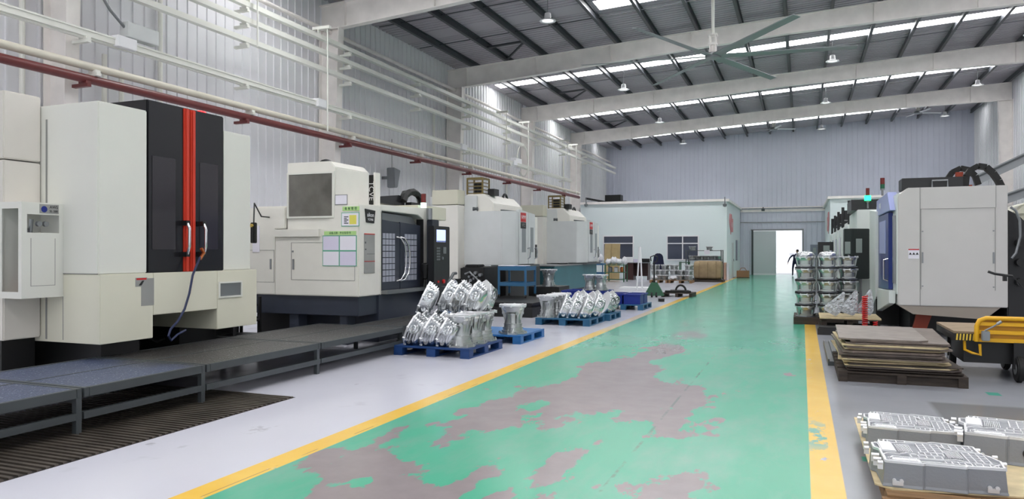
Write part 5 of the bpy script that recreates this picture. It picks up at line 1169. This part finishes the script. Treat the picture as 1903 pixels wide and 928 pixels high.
# aisle side: white frame, blue door with window
MB().prism([(YR+.02, zb+.2), (YR+.02, zt-.1), (19.3, zt-.12), (19.3, zb)], 'x', x0-.02, x0+.3).prism([(17.9, zb-.05), (19.3, .1), (19.3, zt-.2), (17.9, zt-.3)], 'x', x0-.16, x0+.3).done('front_frame', 'rm_white', mr, bevel=.01)
MB().prism([(15.5, .62), (17.85, .30), (17.85, .79), (15.9, .85), (15.5, .85)], 'x', x0-.13, x0-.02).done('lower_cover', 'rm_white', mr, bevel=.008)
dd = MB().prism([(15.9, .86), (17.9, .80), (17.9, zt-.42), (15.9, zt-.42)], 'x', x0-.10, x0-.021).done('sliding_door', 'door_blue', mr, bevel=.01)
MB().box(x0-.106, x0-.10, 16.4, 17.6, 1.55, zt-.55).done('window_pane', 'pale_blue', dd); MB().tube([(x0-.10, 16.0, 1.45), (x0-.17, 16.0, 1.43), (x0-.17, 16.0, 1.05), (x0-.10, 16.0, 1.03)], .018).done('door_handle', 'chrome', dd, smooth=True)
MB().prism([(15.5, zt-.40), (18.2, zt-.40), (18.2, zt-.05), (16.0, zt-.02)], 'x', x0-.11, x0+.05).done('door_header', 'pale_blue', mr, bevel=.01)
text_part('header_text', 'HDBJ', 'white_plastic', mr, .16, face_mx(x0-.115, 17.4, zt-.22))
MB().box(x0-.06, x0-.022, 15.42, 15.62, zb+.4, zt-.5).done('grille_strip', 'grey_metal', mr)
MB().prism([(17.9, 0), (19.2, 0), (19.2, .85), (17.9, .60)], 'x', x0-.15, x0+.4).box(x0+.3, x1-.05, YR+.9, 19.3, 0, zb-.2).done('machine_base', 'black', mr)
# top gear
q = ry(1676, 351, 1790, 330, YR+.4); MB().box(q[0], q[1], YR+.4, YR+.9, zt-.01, q[3]).done('top_duct', 'black_panel', mr, bevel=.01)
q = ry(1733, 350, 1762, 335, YR+.25); MB().tube([(q[0], YR+.30, zt), (q[0], YR+.30, q[3]), (q[1], YR+.30, q[3]), (q[1], YR+.30, zt)], .015).done('lifting_handle', 'grey_metal', mr)
def arc_chain(pts, w, n_, m='rubber', Y=YR+.6, par=mr):
    P = [QY(x, y, Y) for x, y in pts]; mb = MB()
    for a_, b_ in zip(P, P[1:]): mb.bar(a_, b_, w, .10)
    return mb.done(n_, m, par)
arc_chain(((1793,348),(1795,328),(1804,316),(1817,309),(1832,311),(1845,322),(1855,336),(1862,350)), .16, 'cable_chain')
arc_chain(((1762,331),(1770,320),(1785,313),(1800,316),(1812,327),(1818,344)), .10, 'cable_chain', Y=YR+1.2)
q = [QY(x, y, YR+1.0) for x, y in ((1777,345),(1779,320),(1786,318),(1790,345))]; MB().box(q[0].x, q[3].x, YR+1.0, YR+1.1, zt, q[1].z).box(q[0].x-.05, q[3].x+.15, YR+1.0, YR+1.1, zt, zt+.1).done('red_motor', 'orange_dark', mr)
MB().prism([(x0+.40, zb+.02), (x0+.68, zb+.02), (x0+.48, 0.02), (x0+.26, 0.02)], 'y', YR+.4, YR+.5).done('orange_brace', 'orange_dark', mr)
# signal tower on the big machine
def tower(px, pyb, pyt, Y, lab, green_on):
    b_ = QY(px, pyb, Y); tt = QY(px, pyt, Y); h = tt.z-b_.z
    t = thing('signal_tower', lab, 'signal light', (b_.x, Y, b_.z)); rr = .045
    MB().cyl((b_.x, Y, b_.z-.02), (b_.x, Y, b_.z+h*.36), .022, n=10).cyl((b_.x, Y, b_.z+h*.27), (b_.x, Y, b_.z+h*.36), rr, n=16).done('stem', 'grey_metal', t)
    MB().cyl((b_.x, Y, b_.z+h*.36), (b_.x, Y, b_.z+h*.62), rr+(.035 if green_on else 0), n=16).done('green_lens', 'green_lamp' if green_on else 'green_glass', t)
    MB().cyl((b_.x, Y, b_.z+h*.62), (b_.x, Y, b_.z+h), rr, n=16).done('red_lens', 'red_glass', t)
    return t
tower(1640, 362, 331, 18.0, 'unlit red and green signal tower above the pale blue door header', False)
# second machine with the dark control box
s2 = thing('machining_center', 'white machining center behind the big grey one, green signal lit', 'machine', (2.2, 22, 0))
Y2_ = 21.0; ax = ry(1593, 600, 1640, 390, Y2_)
q = QY(1593, 390, Y2_); zt2 = q.z
MB().box(q.x, q.x+2.2, Y2_, 24.3, .55, zt2).done('side_cover', 'rm_white', s2, bevel=.02)
MB().box(q.x+.05, q.x+2.2, Y2_+.05, 24.2, 0, .55).done('machine_base', 'black', s2)
q3 = ry(1582, 425, 1650, 383, Y2_+.3); MB().box(q.x-.12, q.x+1.0, Y2_+.3, Y2_+2.2, zt2, zt2+.28).done('roof_duct', 'black_panel', s2)
cb2 = thing('control_box', 'dark green-black control box on an arm beside the stacked gearbox cases', 'control panel', (1.3, 20.0, .5))
c0 = ry(1569, 519, 1617, 425, 19.7)
MB().prism([(c0[0], 19.8), (c0[0]+.30*(c0[1]-c0[0]), 19.7), (c0[1], 19.9), (c0[1], 20.3), (c0[0], 20.3)], 'z', c0[2], c0[3]).done('box_body', 'control_dark', cb2, bevel=.01)
w_ = c0[1]-c0[0]; hh = c0[3]-c0[2]
for k, (fx0, fx1, fz0, fz1) in enumerate(((.03, .24, .50, .74), (.46, .70, .52, .80))):
    ya_ = 19.8-.1*((fx0+fx1)/2/.30) if k == 0 else 19.7+.2*((fx0+fx1)/2-.30)/.70
    MB().box(c0[0]+w_*fx0, c0[0]+w_*fx1, ya_-.035, ya_-.02, c0[2]+hh*fz0, c0[2]+hh*fz1).done('display_plate', 'display_grey', cb2)
MB().box(c0[0]+w_*.14, c0[0]+w_*.20, 19.68, 19.72, c0[2]+hh*.37, c0[2]+hh*.48).done('latch', 'grey_metal', cb2)
MB().cyl((c0[1]-.2, 20.2, c0[2]), (c0[1]-.2, 20.2, 0), .06).done('support_post', 'grey_metal', cb2)
b0 = QY(1610, 519, 20.4); tag(MB().box(b0.x-.2, b0.x+.45, 20.32, 20.9, 0, b0.z).done('white_pedestal', 'rm_white', bevel=.02), 'white pedestal shelf behind the dark control box', 'pedestal')
tag(MB().lathe([(.02,0),(.08,0),(.085,.16),(.04,.20),(.025,.26),(.03,.28)], (b0.x-.02, 20.5, b0.z+.001), 16).done('oil_bottle', 'tank_yellow', smooth=True), 'yellow oil bottle at the corner of the dark control box', 'bottle')
tower(1612.5, 386, 350, Y2_+.25, 'signal tower with its green lamp lit, left of the pale blue header', True)
# row of machines receding behind
prev = None
rows_ = [(1567, 400, 25.5, 28.6), (1556, 408, 29.4, 32.0), (1548, 418, 32.8, 35.4), (1541, 428, 36.2, 38.8), (1534, 436, 39.6, 42.2)]
for k, (px, py, ya_, yb_) in enumerate(rows_):
    q = QY(px, py, ya_); X = max(q.x, 1.35)
    t = thing('machining_center', 'white machining center in the receding right row, %s behind the lit green signal' % ['first', 'second', 'third', 'fourth', 'farthest'][k], 'machine', (X+1, (ya_+yb_)/2, 0))
    zt3 = 2.75
    MB().prism([(X, .5), (X+2.2, .5), (X+2.2, zt3), (X+.35, zt3), (X, zt3-.35)], 'y', ya_, yb_).done('side_cover', 'rm_white', t, bevel=.02); MB().box(X+.05, X+2.2, ya_+.05, yb_-.05, 0, .5).done('machine_base', 'black', t)
    MB().box(X+.1, X+.9, ya_+.2, ya_+1.4, zt3, zt3+.30+.04*k).done('roof_duct', 'black_panel', t); MB().box(X-.01, X+.0, ya_+.5, yb_-.6, 1.0, 2.1).done('door_window', 'glass_dark', t)
    MB().cyl((X+.05, ya_+.1, zt3-.3), (X+.05, ya_+.1, zt3+.45), .05).done('signal_lamp', 'black_panel', t)
def small_box(px0, px1, py0, py1, Y, m, lab):
    c = ry(px0, py1, px1, py0, Y); t = thing('control_box', lab, 'control panel', ((c[0]+c[1])/2, Y, 0))
    MB().box(c[0], c[1], Y, Y+.4, c[2], c[3]).done('box_body', m, t, bevel=.01); MB().box(c[0]+(c[1]-c[0])*.35, c[0]+(c[1]-c[0])*.75, Y-.012, Y, c[2]+(c[3]-c[2])*.35, c[2]+(c[3]-c[2])*.75).done('display_plate', 'display_grey', t)
    MB().cyl(((c[0]+c[1])/2+.1, Y+.2, 0), ((c[0]+c[1])/2+.1, Y+.2, c[2]), .07).done('support_post', 'grey_metal', t)
small_box(1520, 1549, 450, 476, 27.0, 'black_panel', 'black control box behind the middle stack of gearbox cases')
small_box(1506, 1520, 455, 478, 31.5, 'control_grey', 'grey control box left of the black one, far right row')
mm('deck_board', (.58,.50,.40), .7, var=.3, vscale=6, stretch=(1,5,1))
mm('yellow_dark', (.72,.52,.10), .5); mm('ply_top', (.50,.46,.43), .45, var=.25, vscale=5)
# things at the right edge behind the big machine
t = thing('machine_column', 'black machine column with grey hoses at the right edge behind the grey cover', 'machine', (3.8, 16.4, 0))
q = QY(1878, 400, 15.6); q2 = QY(1899, 600, 15.6)
MB().prism([(q.x-.05, .25), (q2.x+.25, .25), (q2.x+.25, 1.9), (q.x+.12, 2.25), (q.x-.05, 2.35)], 'y', 15.6, 17.5).done('column_body', 'black_panel', t, bevel=.02)
for k in range(3): MB().cyl((q.x+.12, 15.6, 1.75-.35*k), (q.x+.12, 15.42, 1.75-.35*k), .07, n=14).done('hydraulic_port', 'black', t)
MB().tube([QY(x, y, 15.35) for x, y in ((1878,385),(1888,392),(1895,410),(1896,440),(1888,470),(1880,480))], .022).done('grey_hose', 'grey_metal', t, smooth=True)
t = thing('cream_cabinet', 'cream cabinet with loose top covers at the right edge', 'cabinet', (4.6, 18, 0))
q = QY(1885, 375, 17.6); MB().box(q.x+.05, q.x+1.5, 17.6, 19.5, 0, q.z-.25).done('cabinet_body', 'beige', t, bevel=.03); MB().prism([(q.x-.1, q.z-.28), (q.x+1.5, q.z-.24), (q.x+1.5, q.z+.15), (q.x+.5, q.z+.05), (q.x+.1, q.z-.08)], 'y', 17.55, 19.5).done('top_cover', 'beige', t, bevel=.03)
# long chutes rising to the right
for k, ((xa_, ya_), (xb_, yb_), lb) in enumerate((((1815, 335), (1960, 268), 'upper'), ((1868, 370), (1960, 338), 'lower'))):
    Yc = 18.2-.6*k; A_ = QY(xa_, ya_, Yc); B_ = QY(xb_, yb_, Yc)
    t = thing('conveyor_tube', '%s grey sloping conveyor tube rising to the right edge' % lb, 'conveyor', (A_.x, Yc, A_.z))
    MB().bar(A_, B_, .22, .20).done('tube_body', 'grey_metal', t); MB().bar(A_+Vector((0,-.12,.06)), B_+Vector((0,-.12,.06)), .04, .04).done('side_rail', 'dark_steel', t)
# air gun on a hose
t = thing('air_gun', 'black air gun with thin black hose hanging before the grey cover', 'tool', (3.0, 13.0, 1.3))
P_ = [QY(x, y, 13.6) for x, y in ((1836,505),(1848,509),(1868,512),(1882,514))]
MB().tube(P_, .02).box(P_[2].x-.03, P_[2].x+.02, 13.57, 13.63, P_[2].z-.09, P_[2].z).done('gun_body', 'black', t); MB().tube([QY(x, y, 13.6) for x, y in ((1882,514),(1892,525),(1905,540),(1925,545))], .008).done('hose', 'black', t)
# yellow trolley
yt = thing('platform_trolley', 'yellow platform trolley with guard frame and wooden deck at right', 'trolley', (2.35, 10.8, 0))
YT = 10.6
A = lambda x, y, Y=YT: QY(x, y, Y)
z_top, z_mid, z_low = A(1840, 592).z, A(1840, 618).z, A(1840, 636).z
xl, xr = A(1815, 600).x, A(1903, 600).x+.10
rr_ = .028
MB().tube([(xl, YT, z_low), (xl, YT, z_top-.10), (xl+.03, YT, z_top-.03), (xl+.10, YT, z_top), (xr-.05, YT, z_top), (xr, YT, z_top-.05), (xr, YT, z_low)], rr_, 10).done('guard_frame', 'yellow_paint', yt, smooth=True)
for zz in (z_mid, z_low+.02, z_top-.07): MB().box(xl, xr, YT+.0, YT+.03, zz-.022, zz+.022).done('guard_rail', 'yellow_paint', yt)
MB().box(xl+.02, xr-.02, YT+.035, YT+.05, z_low, z_top-.02).done('guard_plate', 'yellow_dark', yt)
dk = A(1778, 612); zdk = z_mid-.03
MB().box(dk.x-.02, xl+.9, YT+.06, YT+1.35, zdk, zdk+.025).done('deck', 'deck_board', yt)
MB().box(dk.x-.02, xl+.9, YT+.06, YT+1.35, zdk-.09, zdk-.001).done('deck_edge', 'black', yt)
hz_ = MB(); n_ = 6
e0 = dk.x; e1 = xl
for i in range(n_):
    u = e0+(e1-e0)*i/n_; v_ = (e1-e0)/n_*.5
    hz_.prism([(u, zdk-.085), (u+v_, zdk-.085), (u+v_*1.4, zdk-.005), (u+v_*.4, zdk-.005)], 'y', YT+.050, YT+.058)
hz_.done('hazard_stripes', 'hazard', yt)
MB().box(A(1822,625).x, A(1833,610).x+.02, YT-.10, YT-.03, z_mid-.10, z_mid+.02).done('valve_box', 'grey_paint', yt, bevel=.008)
MB().tube([A(1830, 615, YT-.08), A(1845, 608, YT-.1), A(1858, 600, YT-.12)], .010).cyl(A(1853, 603, YT-.12), A(1861, 598, YT-.12), .018).done('lever', 'grey_metal', yt)
MB().tube([A(1792,625,YT+.1), A(1793,650,YT+.1), A(1806,656,YT+.05), A(1822,660,YT), A(1821,640,YT)], .018).done('kick_frame', 'yellow_paint', yt, smooth=True)
for wx, wy in ((A(1893, 705).x, YT+.02), (dk.x+.12, YT+1.1), (A(1893,705).x+.1, YT+1.1)):
    MB().cyl((wx-.03, wy, .16), (wx+.04, wy, .16), .16, n=28).done('wheel', 'rubber', yt, bevel=.015, smooth=True); MB().cyl((wx-.035, wy, .16), (wx+.045, wy, .16), .07, n=16).done('wheel_hub', 'grey_metal', yt); MB().box(wx-.05, wx+.06, wy-.03, wy+.03, .16, zdk-.09).done('wheel_fork', 'black', yt)
MB().box(dk.x+.1, xr+.3, YT+.15, YT+1.3, .20, zdk-.10).done('chassis', 'black', yt)

# boards stack on a dark pallet
wood_pallet(.42, 1.80, 9.9, 11.9, 'dark wooden pallet under the ragged stack of boards', 'wood_dark', .13, grp=None)
MB().box(.44, 1.78, 9.93, 9.97, .0, .10).done('lower_board', 'wood_dark', bpy.data.objects[[o.name for o in bpy.data.objects if o.get('label', '').startswith('dark wooden pallet under the ragged')][0]])
zc = .131; rb = random.Random(11); nb_ = 17
names = ['first','second','third','fourth','fifth','sixth','seventh','eighth','ninth','tenth','eleventh','twelfth','thirteenth','fourteenth','fifteenth','sixteenth','top']
for k in range(nb_):
    th_ = rb.choice((.014, .018, .022)); dx_ = rb.uniform(-.08, .06); dy_ = rb.uniform(-.07, .05); rz_ = rb.uniform(-.045, .045)
    x0_, x1_ = .47+dx_*.5, 1.70+dx_-.14*(k/nb_); y0_, y1_ = 9.90+dy_, 11.85+dy_
    if k == nb_-1: x0_, x1_, y0_, y1_, rz_, th_ = .44, 1.42, 9.93, 11.7, -.02, .02
    if k == nb_-2: x0_, x1_, rz_ = .60, 1.66, -.05
    c = Vector(((x0_+x1_)/2, (y0_+y1_)/2, 0)); T = Matrix.Translation(c) @ Matrix.Rotation(rz_, 4, 'Z') @ Matrix.Translation(-c)
    ch = .10 if k % 3 else .02; jag = lambda a_: a_+rb.uniform(-.012, .012)
    pts = [(x0_, y0_+ch*.4), (x0_+ch, y0_)] + [(jag(x0_+(x1_-x0_)*i/6), jag(y0_)) for i in range(1, 6)] + [(x1_-ch, y0_), (x1_, y0_+ch), (x1_, y1_), (x0_, y1_)]
    mb = MB(); gap = rb.uniform(.001, .012)
    mb.prism(pts, 'z', zc+gap, zc+gap+th_); mb.rot(T); zc += gap+th_
    tag(mb.done('plywood_board', 'ply_top' if k == nb_-1 else rb.choice(('wood_dark', 'ply_dark', 'ply_pale', 'ply_pale', 'ply_dark'))), ('topmost scuffed brown board of the ragged stack' if k == nb_-1 else 'board in the ragged stack by the yellow line, %s from the bottom' % names[k]), 'board', 'ragged stack of boards')
t = tag(MB().box(.34, .52, 11.2, 13.6, 0, .06).box(.34, .36, 11.2, 13.6, .06, .09).box(.42, .44, 11.2, 13.6, .06, .09).box(.50, .52, 11.2, 13.6, .06, .09).done('drain_channel', 'dark_steel'), 'dark slotted steel channel lying along the right yellow line', 'channel')

# bottom right: tray castings on pallets
zp = .12
wp1 = wood_pallet(.485, 1.62, 5.02, 6.0, 'light wooden pallet at the bottom right corner under the nearest tray casting', 'wood', .115, grp='light wooden pallets at the bottom right')
wp2 = wood_pallet(.485, 1.62, 6.05, 7.15, 'light wooden pallet behind the nearest one at the bottom right', 'wood', .115, grp='light wooden pallets at the bottom right')
tag(MB().box(.455, 1.66, 4.98, 5.03, .06, .10).done('edge_board', 'wood'), 'split edge board at the front of the bottom right pallet', 'board')
pl1 = tag(MB().prism([(.43, 5.2), (.52, 5.12), (1.66, 5.3), (1.66, 7.2), (.43, 7.2)], 'z', .1165, .1265).done('plywood_sheet', 'ply_pale'), 'pale plywood sheet over the pallets below the tray castings', 'board')
def make_tray():
    W, D_, Hh = .68, .60, .16
    t = thing('tray_casting', 'x', 'casting', (0,0,0), 'ribbed tray castings')
    out = [(0, 0), (.22, -.015), (.23, 0), (.46, -.01), (.47, .012), (W, .03), (W+.02, .2), (W-.06, .40), (W-.06, D_-.04), (W*.55, D_), (W*.5, D_-.03), (.06, D_-.02), (.05, D_-.12), (-.03, D_-.14), (-.03, .34), (.0, .30)]
    ins = lambda s_: [(W/2+(x-W/2)*s_, D_/2+(y-D_/2)*s_) for x, y in out]
    mb = MB(); mb.loft([[(x, y, 0) for x, y in ins(1.02)], [(x, y, .02) for x, y in ins(1.0)], [(x, y, Hh-.012) for x, y in ins(.97)]])
    mb.done('tray_body', 'cast_grey', t, bevel=.004)
    # top skin with raised ribs around pockets
    rr = MB(); z0_, z1_ = Hh-.012, Hh
    def rib(x0, y0, x1, y1, w=.007, h=0): rr.bar((x0, y0, (z0_+z1_)/2+h), (x1, y1, (z0_+z1_)/2+h), w, z1_-z0_+.004)
    o97 = ins(.955)
    for (a, b), (c, d) in zip(o97, o97[1:]+o97[:1]): rib(a, b, c, d, .012)
    def grid(x0, y0, x1, y1, nx, ny, w=.006):
        for i in range(nx+1): x = x0+(x1-x0)*i/nx; rib(x, y0, x, y1, w)
        for j in range(ny+1): y = y0+(y1-y0)*j/ny; rib(x0, y, x1, y, w)
    grid(.26, .30, .39, .52, 3, 4); grid(.50, .12, .62, .36, 3, 4); grid(.04, .04, .20, .10, 4, 1, .004); grid(.52, .05, .64, .10, 3, 1); grid(.24, .22, .38, .28, 4, 1); grid(.36, .04, .50, .10, 4, 1); grid(.04, .50, .20, .56, 3, 1); grid(.18, .14, .36, .20, 4, 1); grid(.42, .42, .58, .54, 4, 2)
    for k in range(9): rib(.125+.010*k, .26, .125+.010*k, .46, .004); rib(.40+.010*k, .20, .40+.010*k, .38, .004)
    def curve(pts, w=.010):
        for (a, b), (c, d) in zip(pts, pts[1:]): rib(a, b, c, d, w)
    curve([(.02,.06),(.02,.16),(.05,.20),(.12,.20),(.17,.24),(.22,.22)]); curve([(.05,.08),(.07,.13),(.14,.13),(.20,.11),(.34,.12),(.44,.16),(.50,.10)]); curve([(.10,.48),(.22,.52),(.38,.52),(.44,.40),(.60,.38),(.66,.30)]); curve([(.22,.04),(.30,.05),(.48,.03),(.60,.05),(.66,.12)])
    rr.done('rib_pattern', 'machined', t)
    MB().box(.0+.02, .11, .25, .50, Hh-.012, Hh+.006).done('smooth_cover', 'machined', t, bevel=.006)
    MB().box(.06, .22, .03, .10, Hh-.012, Hh-.002).done('smooth_cover', 'machined', t, bevel=.003)
    for x, y, e_ in ((-.03,.50,-.03),(-.04,.37,-.03),(-.0,.20,-.045),(-.0,.10,-.045),(.0,.02,-.03),(.62,.54,.03),(.68,.38,.03),(.69,.22,.03)): MB().cyl((x, y, Hh-.02), (x+e_, y, Hh-.02), .013, n=12).box(min(x, x+e_), max(x, x+e_), y-.008, y+.008, Hh-.06, Hh-.02).done('mounting_lug', 'machined', t, smooth=True)
    for x in (.08, .60): MB().cyl((x-.02, -.012+.03*(x > .3), .045), (x-.02, -.03+.03*(x > .3), .045), .012, n=10).cyl((x+.02, -.012+.03*(x > .3), .045), (x+.02, -.03+.03*(x > .3), .045), .012, n=10).box(x-.03, x+.03, -.02+.03*(x > .3), .0+.03*(x > .3), .015, .04).done('bolt_ear', 'machined', t)
    return t

TR = make_tray(); zt_ = .127
TR.location = (.475, 5.16, zt_); TR.rotation_euler = (0, 0, R(2)); TR['label'] = 'nearest grey ribbed tray casting at the bottom right'; TR['group'] = 'ribbed tray castings'
t2 = copy_tree(TR); t2.scale = (.90, 1, 1); t2.location = (.455, 6.12, zt_); t2.rotation_euler = (0, 0, R(-3)); t2['label'] = 'ribbed tray casting behind the nearest one, left of the two at the back'
t3 = copy_tree(TR); t3.location = (1.06, 6.02, zt_); t3.rotation_euler = (0, 0, R(-9)); t3.scale = (1.15, 1.1, 1.2); t3['label'] = 'ribbed tray casting at the right edge of the frame with two oval openings'

ov = MB(); T3 = Matrix.Translation(t3.location) @ Matrix.Rotation(R(-9), 4, 'Z')
for k in range(3):
    cx = .34+.10*k; pr_ = []
    for i in range(20): a = 2*PI*i/20; pr_.append((cx+.022*math.copysign(1, math.cos(a))+.016*math.cos(a), .075+.02*math.sin(a)))
    MB().prism(pr_, 'y', -.022, -.016+.03).done('oval_opening', 'black', t3).location = (0, 0, 0)
for o in [c for c in t3.children if c.name.startswith('oval_opening')]: o.data.transform(Matrix.Translation(Vector(t3.location)))
